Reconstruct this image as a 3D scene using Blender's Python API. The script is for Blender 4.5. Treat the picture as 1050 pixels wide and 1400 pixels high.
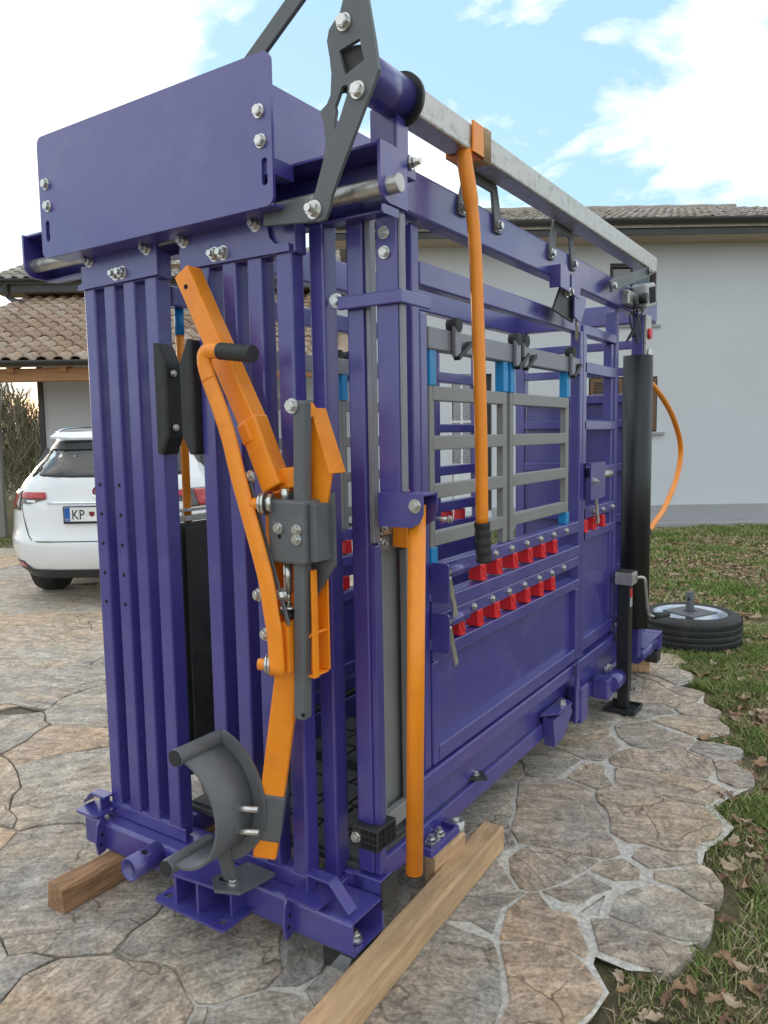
import bpy, bmesh, math, random
import numpy as np
from mathutils import Vector, Matrix
rad = math.radians
random.seed(7); rng = np.random.default_rng(7)
for o in list(bpy.data.objects): bpy.data.objects.remove(o)
scene = bpy.context.scene
COL = scene.collection

# ------------------------------------------------------------------ camera
YAW, PITCH, ROLL = rad(33.39), rad(5.758), rad(-0.9636)
FPX = 1046.09
CAM = Vector((1.0614, -1.4342, 1.38))
_f = Vector((-math.sin(YAW)*math.cos(PITCH), math.cos(YAW)*math.cos(PITCH), -math.sin(PITCH)))
_r = Vector((math.cos(YAW), math.sin(YAW), 0)); _u = _r.cross(_f)
_r, _u = math.cos(ROLL)*_r + math.sin(ROLL)*_u, -math.sin(ROLL)*_r + math.cos(ROLL)*_u
cam = bpy.data.cameras.new('camera'); camo = bpy.data.objects.new('camera', cam); COL.objects.link(camo)
m = Matrix.Identity(4)
for i in range(3): m[i][0], m[i][1], m[i][2], m[i][3] = _r[i], _u[i], -_f[i], CAM[i]
camo.matrix_world = m
cam.sensor_fit = 'VERTICAL'; cam.sensor_height = 24; cam.lens = 24*FPX/1400
cam.clip_start = 0.05; cam.clip_end = 2000
scene.camera = camo

# ------------------------------------------------------------------ sky, sun, exposure
SUN_AZ = YAW + rad(33)          # left of the view, behind the porch
SUN_EL = rad(5)
SKYSEED = 1.9
world = bpy.data.worlds.new('World'); scene.world = world; world.use_nodes = True
nt = world.node_tree; nt.nodes.clear()
def N(tree, kind, **kw):
    n = tree.nodes.new(kind)
    for k, v in kw.items():
        if k in n.inputs: n.inputs[k].default_value = v
        else: setattr(n, k, v)
    return n
L = nt.links.new
sky = N(nt, 'ShaderNodeTexSky'); sky.sky_type = 'NISHITA'; sky.sun_disc = False
sky.sun_elevation = SUN_EL; sky.sun_rotation = -SUN_AZ
sky.air_density = 1.0; sky.dust_density = 0.6; sky.ozone_density = 2.0
tc = N(nt, 'ShaderNodeTexCoord')
sep = N(nt, 'ShaderNodeSeparateXYZ'); L(tc.outputs['Generated'], sep.inputs[0])
zc = N(nt, 'ShaderNodeMath', operation='MAXIMUM'); L(sep.outputs[2], zc.inputs[0]); zc.inputs[1].default_value = 0.0
za = N(nt, 'ShaderNodeMath', operation='ADD'); L(zc.outputs[0], za.inputs[0]); za.inputs[1].default_value = 0.16
dx = N(nt, 'ShaderNodeMath', operation='DIVIDE'); L(sep.outputs[0], dx.inputs[0]); L(za.outputs[0], dx.inputs[1])
dy = N(nt, 'ShaderNodeMath', operation='DIVIDE'); L(sep.outputs[1], dy.inputs[0]); L(za.outputs[0], dy.inputs[1])
cmb = N(nt, 'ShaderNodeCombineXYZ'); L(dx.outputs[0], cmb.inputs[0]); L(dy.outputs[0], cmb.inputs[1]); cmb.inputs[2].default_value = SKYSEED
n1 = N(nt, 'ShaderNodeTexNoise', Scale=1.7, Detail=10.0, Roughness=0.57, Distortion=0.25); L(cmb.outputs[0], n1.inputs['Vector'])
cr = N(nt, 'ShaderNodeValToRGB'); L(n1.outputs[0], cr.inputs[0])
cr.color_ramp.elements[0].position = 0.43; cr.color_ramp.elements[0].color = (0, 0, 0, 1)
cr.color_ramp.elements[1].position = 0.555; cr.color_ramp.elements[1].color = (1, 1, 1, 1)
n2 = N(nt, 'ShaderNodeTexNoise', Scale=2.6, Detail=8.0, Roughness=0.62, Distortion=0.3); L(cmb.outputs[0], n2.inputs['Vector'])
cr2 = N(nt, 'ShaderNodeValToRGB'); L(n2.outputs[0], cr2.inputs[0])
cr2.color_ramp.elements[0].position = 0.30; cr2.color_ramp.elements[0].color = (0.47, 0.50, 0.52, 1)
cr2.color_ramp.elements[1].position = 0.62; cr2.color_ramp.elements[1].color = (0.90, 0.865, 0.81, 1)
skm = N(nt, 'ShaderNodeMix', data_type='RGBA', blend_type='MULTIPLY'); skm.inputs[0].default_value = 1.0
L(sky.outputs[0], skm.inputs[6]); skm.inputs[7].default_value = (0.05, 0.045, 0.04, 1)
hz = N(nt, 'ShaderNodeMix', data_type='RGBA', blend_type='ADD'); hz.inputs[0].default_value = 1.0
L(skm.outputs[2], hz.inputs[6]); hz.inputs[7].default_value = (0.20, 0.32, 0.42, 1)   # bright thin veil in front of the blue
mx = N(nt, 'ShaderNodeMix', data_type='RGBA'); L(cr.outputs[0], mx.inputs[0]); L(hz.outputs[2], mx.inputs[6]); L(cr2.outputs[0], mx.inputs[7])
bg = N(nt, 'ShaderNodeBackground', Strength=1.0); L(mx.outputs[2], bg.inputs[0])
wo = N(nt, 'ShaderNodeOutputWorld'); L(bg.outputs[0], wo.inputs[0])
sl = bpy.data.lights.new('sun', 'SUN'); sl.energy = 0.9; sl.angle = rad(12); sl.color = (1, 0.86, 0.68)
so = bpy.data.objects.new('sun', sl); COL.objects.link(so)
sd = Vector((-math.sin(SUN_AZ)*math.cos(SUN_EL), math.cos(SUN_AZ)*math.cos(SUN_EL), math.sin(SUN_EL)))
so.rotation_euler = sd.to_track_quat('Z', 'Y').to_euler(); so.location = (0, 0, 20)
vs = scene.view_settings; vs.view_transform = 'Standard'; vs.look = 'None'; vs.exposure = 1.1; vs.gamma = 1.0
vs.use_curve_mapping = False

# ------------------------------------------------------------------ measuring helpers
def _ray(px, py): return _r*((px-525)/FPX) - _u*((py-700)/FPX) + _f
def aty(px, py, y): d = _ray(px, py); return CAM + d*((y-CAM.y)/d.y)
def atx(px, py, x): d = _ray(px, py); return CAM + d*((x-CAM.x)/d.x)
def atz(px, py, z): d = _ray(px, py); return CAM + d*((z-CAM.z)/d.z)

# ------------------------------------------------------------------ materials
def newmat(name):
    mt = bpy.data.materials.new(name); mt.use_nodes = True
    return mt, mt.node_tree, mt.node_tree.nodes['Principled BSDF']
def mat(name, col, rough=0.5, metal=0.0, var=0.12, vscale=6.0, bump=0.0, bscale=200.0, rvar=0.1, coat=0.0, spec=0.5, dirt=None, dscale=5.0, damt=0.5, stretch=(1, 1, 1), coords='Object'):
    mt, t, b = newmat(name); l = t.links.new
    c = N(t, 'ShaderNodeTexCoord'); mp = N(t, 'ShaderNodeMapping'); l(c.outputs[coords], mp.inputs[0]); mp.inputs['Scale'].default_value = stretch
    no = N(t, 'ShaderNodeTexNoise', Scale=vscale, Detail=5.0, Roughness=0.6); l(mp.outputs[0], no.inputs['Vector'])
    mr = N(t, 'ShaderNodeMapRange'); l(no.outputs[0], mr.inputs[0])
    mr.inputs[1].default_value = 0.25; mr.inputs[2].default_value = 0.75; mr.inputs[3].default_value = 1-var; mr.inputs[4].default_value = 1+var
    hs = N(t, 'ShaderNodeMix', data_type='RGBA', blend_type='MULTIPLY'); hs.inputs[0].default_value = 1.0
    hs.inputs[6].default_value = (*col, 1); l(mr.outputs[0], hs.inputs[7])
    out = hs.outputs[2]
    if dirt:
        n3 = N(t, 'ShaderNodeTexNoise', Scale=dscale, Detail=8.0, Roughness=0.7); l(mp.outputs[0], n3.inputs['Vector'])
        rp = N(t, 'ShaderNodeValToRGB'); l(n3.outputs[0], rp.inputs[0]); rp.color_ramp.elements[0].position = 0.5; rp.color_ramp.elements[1].position = 0.68
        rp.color_ramp.elements[1].color = (damt, damt, damt, 1)
        mm = N(t, 'ShaderNodeMix', data_type='RGBA'); l(rp.outputs[0], mm.inputs[0]); l(out, mm.inputs[6]); mm.inputs[7].default_value = (*dirt, 1); out = mm.outputs[2]
    l(out, b.inputs['Base Color'])
    rr = N(t, 'ShaderNodeMapRange'); l(no.outputs[0], rr.inputs[0]); rr.inputs[1].default_value = 0.3; rr.inputs[2].default_value = 0.7
    rr.inputs[3].default_value = max(0.02, rough-rvar); rr.inputs[4].default_value = min(1, rough+rvar); l(rr.outputs[0], b.inputs['Roughness'])
    b.inputs['Metallic'].default_value = metal; b.inputs['Specular IOR Level'].default_value = spec
    b.inputs['Coat Weight'].default_value = coat; b.inputs['Coat Roughness'].default_value = 0.15
    if bump:
        bn = N(t, 'ShaderNodeTexNoise', Scale=bscale, Detail=3.0); l(mp.outputs[0], bn.inputs['Vector'])
        bp = N(t, 'ShaderNodeBump', Strength=bump, Distance=0.002); l(bn.outputs[0], bp.inputs['Height']); l(bp.outputs[0], b.inputs['Normal'])
    return mt
M = {}
M['purple'] = mat('purple_powder_coat', (0.051, 0.042, 0.247), 0.34, 0, 0.07, 3, 0.10, 420, 0.06, spec=0.9, coat=0.35, dirt=(0.11, 0.10, 0.29), dscale=7, damt=0.45)
M['orange'] = mat('orange_paint', (0.93, 0.285, 0.012), 0.36, 0, 0.06, 4, 0.08, 400, 0.06, dirt=(0.62, 0.17, 0.02), dscale=10, damt=0.45)
M['grey'] = mat('dark_grey_paint', (0.112, 0.119, 0.128), 0.42, 0, 0.08, 5, 0.15, 350, 0.08, dirt=(0.18, 0.18, 0.18), dscale=18, damt=0.35)
M['grille'] = mat('grey_grille_paint', (0.255, 0.25, 0.245), 0.45, 0.1, 0.1, 5, 0.12, 300, 0.08, dirt=(0.24, 0.23, 0.22), dscale=20, damt=0.4)
M['hang'] = mat('grey_lilac_steel', (0.23, 0.225, 0.26), 0.4, 0.2, 0.12, 6, 0.12, 300, 0.08, dirt=(0.33, 0.32, 0.35), dscale=14, damt=0.4)
M['black'] = mat('black_plastic', (0.016, 0.017, 0.019), 0.42, 0, 0.2, 6, 0.1, 300, 0.08)
M['rubber'] = mat('black_rubber', (0.022, 0.023, 0.024), 0.62, 0, 0.2, 8, 0.25, 260, 0.1, dirt=(0.06, 0.058, 0.055), dscale=12, damt=0.5)
M['zinc'] = mat('zinc_plated_steel', (0.62, 0.61, 0.58), 0.30, 0.9, 0.15, 30, 0, 0, 0.1)
M['galv'] = mat('galvanised_steel', (0.50, 0.49, 0.46), 0.42, 0.75, 0.22, 40, 0.25, 120, 0.14, dirt=(0.24, 0.22, 0.19), dscale=28, damt=0.7)
M['blue'] = mat('blue_plastic', (0.012, 0.25, 0.55), 0.4, 0, 0.06, 5)
M['red'] = mat('red_plastic', (0.66, 0.014, 0.022), 0.35, 0, 0.1, 20)
M['hole'] = mat('dark_hole', (0.004, 0.004, 0.006), 0.9)  # near-black stands in for shade inside holes and pockets; also colours the screen
M['mat'] = mat('floor_rubber', (0.055, 0.056, 0.058), 0.75, 0, 0.25, 12, 0.6, 180, 0.1, dirt=(0.10, 0.095, 0.085), dscale=7, damt=0.6)
M['rope'] = mat('hemp_cord', (0.45, 0.33, 0.2), 0.9, 0, 0.2, 60, 0.5, 500)
M['darksteel'] = mat('dark_steel', (0.05, 0.047, 0.045), 0.55, 0.3, 0.3, 20, 0.2, 200, 0.1)
M['whiteplastic'] = mat('pale_plastic', (0.42, 0.43, 0.43), 0.45, 0, 0.08, 10)

# ------------------------------------------------------------------ mesh builder
ORG = {}      # object name -> origin in the coordinates of its thing
class B:
    """collects shapes in the thing's own coordinates, then links them as one mesh object"""
    def __init__(s, T=None): s.bm = bmesh.new(); s.T = T
    def _add(s, geom_fn):
        t = bmesh.new(); geom_fn(t)
        me = bpy.data.meshes.new('t'); t.to_mesh(me); t.free(); s.bm.from_mesh(me); bpy.data.meshes.remove(me); return s
    def box(s, x0, x1, y0, y1, z0, z1, b=0.004, seg=2):
        def g(t):
            r = bmesh.ops.create_cube(t, size=1)
            for v in r['verts']:
                v.co = Vector(((x0+x1)/2+v.co.x*(x1-x0), (y0+y1)/2+v.co.y*(y1-y0), (z0+z1)/2+v.co.z*(z1-z0)))
            bb = min(b, 0.3*min(abs(x1-x0), abs(y1-y0), abs(z1-z0)))
            if bb > 0: bmesh.ops.bevel(t, geom=list(t.edges), offset=bb, segments=seg, affect='EDGES', profile=0.5)
        return s._add(g)
    def bar(s, p0, p1, w, h, up=(0, 0, 1), b=0.004, seg=2):
        p0, p1, up = Vector(p0), Vector(p1), Vector(up); d = (p1-p0); ln = d.length; d.normalize()
        sx = d.cross(up).normalized(); uu = sx.cross(d).normalized()
        def g(t):
            r = bmesh.ops.create_cube(t, size=1); c = (p0+p1)/2
            for v in r['verts']: v.co = Vector((v.co.x*w, v.co.y*ln, v.co.z*h))
            bb = min(b, 0.3*min(w, h, ln))
            if bb > 0: bmesh.ops.bevel(t, geom=list(t.edges), offset=bb, segments=seg, affect='EDGES', profile=0.5)
            for v in t.verts: v.co = c + sx*v.co.x + d*v.co.y + uu*v.co.z
        return s._add(g)
    def cyl(s, p0, p1, r, n=20, r2=None, b=0.0):
        p0, p1 = Vector(p0), Vector(p1); d = p1-p0; ln = d.length; q = d.to_track_quat('Z', 'Y'); r2 = r if r2 is None else r2
        def g(t):
            bmesh.ops.create_cone(t, cap_ends=True, segments=n, radius1=r, radius2=r2, depth=ln)
            if b: bmesh.ops.bevel(t, geom=[e for e in t.edges if abs(e.verts[0].co.z-e.verts[1].co.z) < 1e-6], offset=b, segments=2, affect='EDGES', profile=0.5)
            for f in t.faces: f.smooth = abs(f.normal.z) < 0.9
            for v in t.verts: v.co = (p0+p1)/2 + q @ v.co
        return s._add(g)
    def pipe(s, p0, p1, r, t_, n=24):
        """hollow round tube"""
        p0, p1 = Vector(p0), Vector(p1); d = p1-p0; q = d.to_track_quat('Z', 'Y'); ln = d.length
        def g(t):
            rings = []
            for (rr, z) in ((r, 0), (r, ln), (r-t_, ln), (r-t_, 0)):
                rings.append([t.verts.new(p0 + q @ Vector((rr*math.cos(2*math.pi*i/n), rr*math.sin(2*math.pi*i/n), z))) for i in range(n)])
            for a in range(4):
                for i in range(n):
                    f = t.faces.new((rings[a][i], rings[a][(i+1) % n], rings[(a+1) % 4][(i+1) % n], rings[(a+1) % 4][i])); f.smooth = a in (0, 2)
        return s._add(g)
    def sweep(s, pts, rx, ry=None, n=12, up=(0, 1, 0), smooth=True, caps=True):
        """tube along points; ry along up"""
        ry = rx if ry is None else ry; pts = [Vector(p) for p in pts]; up = Vector(up)
        def g(t):
            rings = []
            for i, p in enumerate(pts):
                d = (pts[min(i+1, len(pts)-1)]-pts[max(i-1, 0)]).normalized(); sx = d.cross(up)
                if sx.length < 1e-4: sx = d.cross(Vector((1, 0, 0)))
                sx.normalize(); uu = sx.cross(d).normalized()
                k = rx[i] if isinstance(rx, (list, tuple)) else rx; k2 = ry[i] if isinstance(ry, (list, tuple)) else ry
                rings.append([t.verts.new(p + sx*k*math.cos(2*math.pi*j/n) + uu*k2*math.sin(2*math.pi*j/n)) for j in range(n)])
            for a in range(len(rings)-1):
                for j in range(n):
                    f = t.faces.new((rings[a][j], rings[a][(j+1) % n], rings[a+1][(j+1) % n], rings[a+1][j])); f.smooth = smooth
            if caps: t.faces.new(rings[0][::-1]); t.faces.new(rings[-1])
        return s._add(g)
    def plate(s, outer, holes, o, u, v, th, b=0.0):
        """flat plate: outline and holes as 2-D points in the frame o, u, v; thickness th along u x v"""
        o, u, v = Vector(o), Vector(u), Vector(v); w = u.cross(v).normalized()
        def g(t):
            es = []
            for loop in [outer]+list(holes):
                vs_ = [t.verts.new(o + u*a + v*c) for a, c in loop]
                es += [t.edges.new((vs_[i], vs_[(i+1) % len(vs_)])) for i in range(len(vs_))]
            bmesh.ops.triangle_fill(t, edges=es, use_beauty=True, use_dissolve=True)
            r = bmesh.ops.extrude_face_region(t, geom=list(t.faces))
            bmesh.ops.translate(t, verts=[e for e in r['geom'] if isinstance(e, bmesh.types.BMVert)], vec=w*th)
            bmesh.ops.recalc_face_normals(t, faces=t.faces)
        return s._add(g)
    def rtube(s, axis, a0, a1, c, w, h, t_):
        """open-ended rectangular tube along x or y; c = centre of the section, w across, h high"""
        def g(t):
            def P(a, i, ins):
                ww, hh = w/2-(t_ if ins else 0), h/2-(t_ if ins else 0)
                k = 0.010 if not ins else 0.006
                pts = []
                for (sx, sz) in ((1, 1), (-1, 1), (-1, -1), (1, -1)):
                    cc = (sx*(ww-k), sz*(hh-k)); a_ = math.atan2(sz, sx)
                    for dd in (-45, 0, 45): pts.append((cc[0]+k*math.cos(a_+rad(dd)), cc[1]+k*math.sin(a_+rad(dd))))
                q = pts[i]
                return Vector((a, c[0]+q[0], c[1]+q[1])) if axis == 'x' else Vector((c[0]+q[0], a, c[1]+q[1]))
            R = [[t.verts.new(P(a, i, ins)) for i in range(12)] for (a, ins) in ((a0, 0), (a1, 0), (a1, 1), (a0, 1))]
            for k in range(4):
                for i in range(12): t.faces.new((R[k][i], R[k][(i+1) % 12], R[(k+1) % 4][(i+1) % 12], R[(k+1) % 4][i]))
            bmesh.ops.recalc_face_normals(t, faces=t.faces)
        return s._add(g)
    def obj(s, name, m_, parent=None, label=None, recalc=True):
        if s.T:
            for v in s.bm.verts: v.co = Vector(s.T(v.co))
        if recalc: bmesh.ops.recalc_face_normals(s.bm, faces=s.bm.faces)
        co = np.array([v.co[:] for v in s.bm.verts]); c = Vector(((co.min(0)+co.max(0))/2).tolist())
        for v in s.bm.verts: v.co -= c
        me = bpy.data.meshes.new(name); s.bm.to_mesh(me); s.bm.free()
        me.materials.append(M[m_] if isinstance(m_, str) else m_)
        return place(name, me, c, parent, label)
def place(name, me, c, parent=None, label=None, rot=None):
    o = bpy.data.objects.new(name, me); COL.objects.link(o); ORG[o.name] = Vector(c)
    if parent:
        o.parent = parent; o.location = Vector(c) - ORG[parent.name]
    else: o.location = c
    if rot is not None: o.rotation_mode = 'QUATERNION'; o.rotation_quaternion = rot
    if label: o['label'] = label
    return o
def tag(o, label=None, cat=None, group=None, kind=None):
    for k, v in (('label', label), ('category', cat), ('group', group), ('kind', kind)):
        if v: o[k] = v
    return o
def thing(name, label, cat, loc, rz=0, group=None):
    o = bpy.data.objects.new(name, None); COL.objects.link(o); o.location = loc; o.rotation_euler = (0, 0, rz); o.empty_display_size = 0.1
    ORG[o.name] = Vector((0, 0, 0)) if rz else Vector(loc)
    return tag(o, label, cat, group)
def rrect(x0, x1, y0, y1, r, n=5):
    p = []
    for cx, cy, a in ((x1-r, y1-r, 0), (x0+r, y1-r, 90), (x0+r, y0+r, 180), (x1-r, y0+r, 270)):
        p += [(cx+r*math.cos(rad(a+90*i/n)), cy+r*math.sin(rad(a+90*i/n))) for i in range(n+1)]
    return p
def circ(cx, cy, r, n=16): return [(cx+r*math.cos(2*math.pi*i/n), cy+r*math.sin(2*math.pi*i/n)) for i in range(n)]
def smooth(pts, n=6):
    P = [Vector(p) for p in pts]; out = []
    for i in range(len(P)-1):
        a, b, c, d = P[max(i-1, 0)], P[i], P[i+1], P[min(i+2, len(P)-1)]
        for k in range(n):
            t = k/n; out.append(0.5*((2*b)+(c-a)*t+(2*a-5*b+4*c-d)*t*t+(3*b-a-3*c+d)*t**3))
    out.append(P[-1]); return out
# shared bolt meshes: washer + hex head (+ nut with thread end)
def bolt_mesh(nut):
    b = B(); b.cyl((0, 0, -0.002), (0, 0, 0.003), 1.35*0.012, 20)
    def hexa(z0, z1, r): b.cyl((0, 0, z0), (0, 0, z1), r, 6)
    hexa(0.003, 0.012, 0.0128); b.cyl((0, 0, 0.012), (0, 0, 0.0135), 0.0105, 12, 0.0095)
    if nut: b.cyl((0, 0, 0.012), (0, 0, 0.022), 0.0068, 14)
    for f in b.bm.faces:
        if len(f.verts) == 4: f.smooth = False
    me = bpy.data.meshes.new('bolt'); b.bm.to_mesh(me); b.bm.free(); me.materials.append(M['zinc']); return me
def dome_mesh():
    b = B(); b.cyl((0, 0, -0.002), (0, 0, 0.003), 0.011, 16); b.cyl((0, 0, 0.003), (0, 0, 0.009), 0.0095, 16, 0.006)
    me = bpy.data.meshes.new('dome'); b.bm.to_mesh(me); b.bm.free(); me.materials.append(M['zinc']); return me
def disc_mesh():  # dark disc set on the surface in place of a shaded drilled hole
    b = B(); b.cyl((0, 0, -0.003), (0, 0, 0.0006), 0.0058, 14)
    me = bpy.data.meshes.new('disc'); b.bm.to_mesh(me); b.bm.free(); me.materials.append(M['hole']); return me
BOLT, NUT, DOME, DISC = bolt_mesh(False), bolt_mesh(True), dome_mesh(), disc_mesh()
def bolt(p, axis, parent, me=None, s=1.0, name='bolt'):
    q = Vector(axis).to_track_quat('Z', 'Y') @ Matrix.Rotation(random.uniform(0, 1), 3, 'Z').to_quaternion()
    o = place(name, me or BOLT, Vector(p), parent, rot=q); o.scale = (s, s, s); return o
FR, RT = (0, -1, 0), (1, 0, 0)

# ================================================================== GROUND
def stone_material():
    mt, t, b = newmat('flagstone'); l = t.links.new
    c = N(t, 'ShaderNodeTexCoord'); oi = N(t, 'ShaderNodeObjectInfo')
    off = N(t, 'ShaderNodeVectorMath', operation='SCALE'); cb = N(t, 'ShaderNodeCombineXYZ'); l(oi.outputs['Random'], cb.inputs[0]); l(oi.outputs['Random'], cb.inputs[2]); l(cb.outputs[0], off.inputs[0]); off.inputs[3].default_value = 57.0
    ad = N(t, 'ShaderNodeVectorMath', operation='ADD'); l(c.outputs['Object'], ad.inputs[0]); l(off.outputs[0], ad.inputs[1])
    mp = N(t, 'ShaderNodeMapping'); l(ad.outputs[0], mp.inputs[0]); mp.inputs['Scale'].default_value = (1.0, 4.5, 1.0)
    st = N(t, 'ShaderNodeTexNoise', Scale=4.2, Detail=12.0, Roughness=0.72, Distortion=1.1); l(mp.outputs[0], st.inputs['Vector'])
    big = N(t, 'ShaderNodeTexNoise', Scale=3.2, Detail=5.0, Roughness=0.6, Distortion=0.5); l(ad.outputs[0], big.inputs['Vector'])
    fine = N(t, 'ShaderNodeTexNoise', Scale=75.0, Detail=5.0, Roughness=0.7); l(ad.outputs[0], fine.inputs['Vector'])
    mid = N(t, 'ShaderNodeTexNoise', Scale=17.0, Detail=7.0, Roughness=0.7, Distortion=0.4); l(ad.outputs[0], mid.inputs['Vector'])
    rp = N(t, 'ShaderNodeValToRGB'); l(oi.outputs['Random'], rp.inputs[0]); e = rp.color_ramp.elements; rp.color_ramp.interpolation = 'CONSTANT'
    cols = [(0.0, (0.36, 0.30, 0.25)), (0.14, (0.29, 0.27, 0.25)), (0.28, (0.40, 0.32, 0.255)), (0.42, (0.33, 0.28, 0.24)), (0.55, (0.36, 0.33, 0.29)), (0.68, (0.41, 0.34, 0.26)), (0.8, (0.31, 0.295, 0.28)), (0.92, (0.44, 0.31, 0.21))]
    e[0].position, e[0].color = cols[0][0], (*cols[0][1], 1); e[1].position, e[1].color = cols[1][0], (*cols[1][1], 1)
    for p_, k in cols[2:]: q = e.new(p_); q.color = (*k, 1)
    # second tint: ochre / blue-grey patches inside one stone
    r2 = N(t, 'ShaderNodeValToRGB'); l(big.outputs[0], r2.inputs[0]); e = r2.color_ramp.elements
    e[0].position, e[0].color = 0.32, (0.28, 0.28, 0.285, 1); e[1].position, e[1].color = 0.70, (0.45, 0.32, 0.20, 1); q = e.new(0.5); q.color = (0.38, 0.32, 0.27, 1)
    m1 = N(t, 'ShaderNodeMix', data_type='RGBA'); m1.inputs[0].default_value = 0.42; l(rp.outputs[0], m1.inputs[6]); l(r2.outputs[0], m1.inputs[7])
    # strata shading and grain
    r3 = N(t, 'ShaderNodeValToRGB'); l(st.outputs[0], r3.inputs[0]); e = r3.color_ramp.elements
    e[0].position, e[0].color = 0.31, (0.50, 0.48, 0.46, 1); e[1].position, e[1].color = 0.64, (1.32, 1.30, 1.26, 1)
    m2 = N(t, 'ShaderNodeMix', data_type='RGBA', blend_type='MULTIPLY'); m2.inputs[0].default_value = 0.85; l(m1.outputs[2], m2.inputs[6]); l(r3.outputs[0], m2.inputs[7])
    r4 = N(t, 'ShaderNodeValToRGB'); l(mid.outputs[0], r4.inputs[0]); e = r4.color_ramp.elements
    e[0].position, e[0].color = 0.30, (0.45, 0.43, 0.41, 1); e[1].position, e[1].color = 0.58, (1.15, 1.15, 1.15, 1)
    m3 = N(t, 'ShaderNodeMix', data_type='RGBA', blend_type='MULTIPLY'); m3.inputs[0].default_value = 0.8; l(m2.outputs[2], m3.inputs[6]); l(r4.outputs[0], m3.inputs[7])
    r5 = N(t, 'ShaderNodeValToRGB'); l(fine.outputs[0], r5.inputs[0]); e = r5.color_ramp.elements
    e[0].position, e[0].color = 0.32, (0.42, 0.41, 0.40, 1); e[1].position, e[1].color = 0.64, (1.35, 1.35, 1.33, 1)
    m4 = N(t, 'ShaderNodeMix', data_type='RGBA', blend_type='MULTIPLY'); m4.inputs[0].default_value = 0.7; l(m3.outputs[2], m4.inputs[6]); l(r5.outputs[0], m4.inputs[7])
    # hairline cracks
    wn = N(t, 'ShaderNodeTexNoise', Scale=2.5, Detail=4.0); l(ad.outputs[0], wn.inputs['Vector'])
    wm = N(t, 'ShaderNodeMix', data_type='RGBA'); wm.inputs[0].default_value = 0.35; l(ad.outputs[0], wm.inputs[6]); l(wn.outputs['Color'], wm.inputs[7])
    vo = N(t, 'ShaderNodeTexVoronoi', Scale=3.4, feature='DISTANCE_TO_EDGE'); l(wm.outputs[2], vo.inputs['Vector'])
    vr = N(t, 'ShaderNodeMapRange'); l(vo.outputs['Distance'], vr.inputs[0]); vr.inputs[1].default_value = 0.0; vr.inputs[2].default_value = 0.010; vr.inputs[3].default_value = 0.55; vr.inputs[4].default_value = 1.0
    gate = N(t, 'ShaderNodeMapRange'); l(big.outputs[0], gate.inputs[0]); gate.inputs[1].default_value = 0.42; gate.inputs[2].default_value = 0.52
    cm = N(t, 'ShaderNodeMix', data_type='FLOAT'); l(gate.outputs[0], cm.inputs[0]); cm.inputs[2].default_value = 1.0; l(vr.outputs[0], cm.inputs[3])
    m5 = N(t, 'ShaderNodeMix', data_type='RGBA', blend_type='MULTIPLY'); m5.inputs[0].default_value = 1.0; l(m4.outputs[2], m5.inputs[6]); l(cm.outputs[0], m5.inputs[7])
    m6 = N(t, 'ShaderNodeVectorMath', operation='MULTIPLY'); l(m5.outputs[2], m6.inputs[0]); m6.inputs[1].default_value = (1.86, 1.85, 1.83)
    l(m6.outputs[0], b.inputs['Base Color'])
    b.inputs['Roughness'].default_value = 0.72; b.inputs['Specular IOR Level'].default_value = 0.4
    def bump(h, dist, prev):
        bp = N(t, 'ShaderNodeBump', Strength=1.0, Distance=dist); l(h, bp.inputs['Height'])
        if prev: l(prev.outputs[0], bp.inputs['Normal'])
        return bp
    b1 = bump(st.outputs[0], 0.028, None); b2 = bump(mid.outputs[0], 0.014, b1); b3 = bump(fine.outputs[0], 0.007, b2); b4 = bump(cm.outputs[0], 0.010, b3)
    l(b4.outputs[0], b.inputs['Normal'])
    return mt
M['stone'] = stone_material()
def mortar_material():
    mt, t, b = newmat('mortar'); l = t.links.new
    c = N(t, 'ShaderNodeTexCoord'); n = N(t, 'ShaderNodeTexNoise', Scale=1.6, Detail=6.0, Roughness=0.65); l(c.outputs['Object'], n.inputs['Vector'])
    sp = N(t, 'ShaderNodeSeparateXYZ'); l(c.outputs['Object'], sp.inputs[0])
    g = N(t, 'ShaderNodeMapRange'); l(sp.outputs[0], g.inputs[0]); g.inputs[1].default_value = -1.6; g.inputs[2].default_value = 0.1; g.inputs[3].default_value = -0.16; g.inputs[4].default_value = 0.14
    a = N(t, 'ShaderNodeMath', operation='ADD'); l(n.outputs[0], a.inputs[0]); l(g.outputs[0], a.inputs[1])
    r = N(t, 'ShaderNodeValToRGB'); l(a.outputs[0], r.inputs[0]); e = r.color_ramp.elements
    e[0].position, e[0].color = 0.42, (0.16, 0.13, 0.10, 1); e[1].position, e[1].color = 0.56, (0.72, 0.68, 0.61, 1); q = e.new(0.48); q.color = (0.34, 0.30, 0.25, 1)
    f = N(t, 'ShaderNodeTexNoise', Scale=60.0, Detail=6.0, Roughness=0.7); l(c.outputs['Object'], f.inputs['Vector'])
    rr = N(t, 'ShaderNodeValToRGB'); l(f.outputs[0], rr.inputs[0]); rr.color_ramp.elements[0].color = (0.5, 0.5, 0.5, 1); rr.color_ramp.elements[0].position = 0.3; rr.color_ramp.elements[1].position = 0.7; rr.color_ramp.elements[1].color = (1.25, 1.25, 1.25, 1)
    mm = N(t, 'ShaderNodeMix', data_type='RGBA', blend_type='MULTIPLY'); mm.inputs[0].default_value = 0.9; l(r.outputs[0], mm.inputs[6]); l(rr.outputs[0], mm.inputs[7])
    l(mm.outputs[2], b.inputs['Base Color']); b.inputs['Roughness'].default_value = 0.9
    bp = N(t, 'ShaderNodeBump', Strength=1.0, Distance=0.008); l(f.outputs[0], bp.inputs['Height']); l(bp.outputs[0], b.inputs['Normal'])
    return mt
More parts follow.
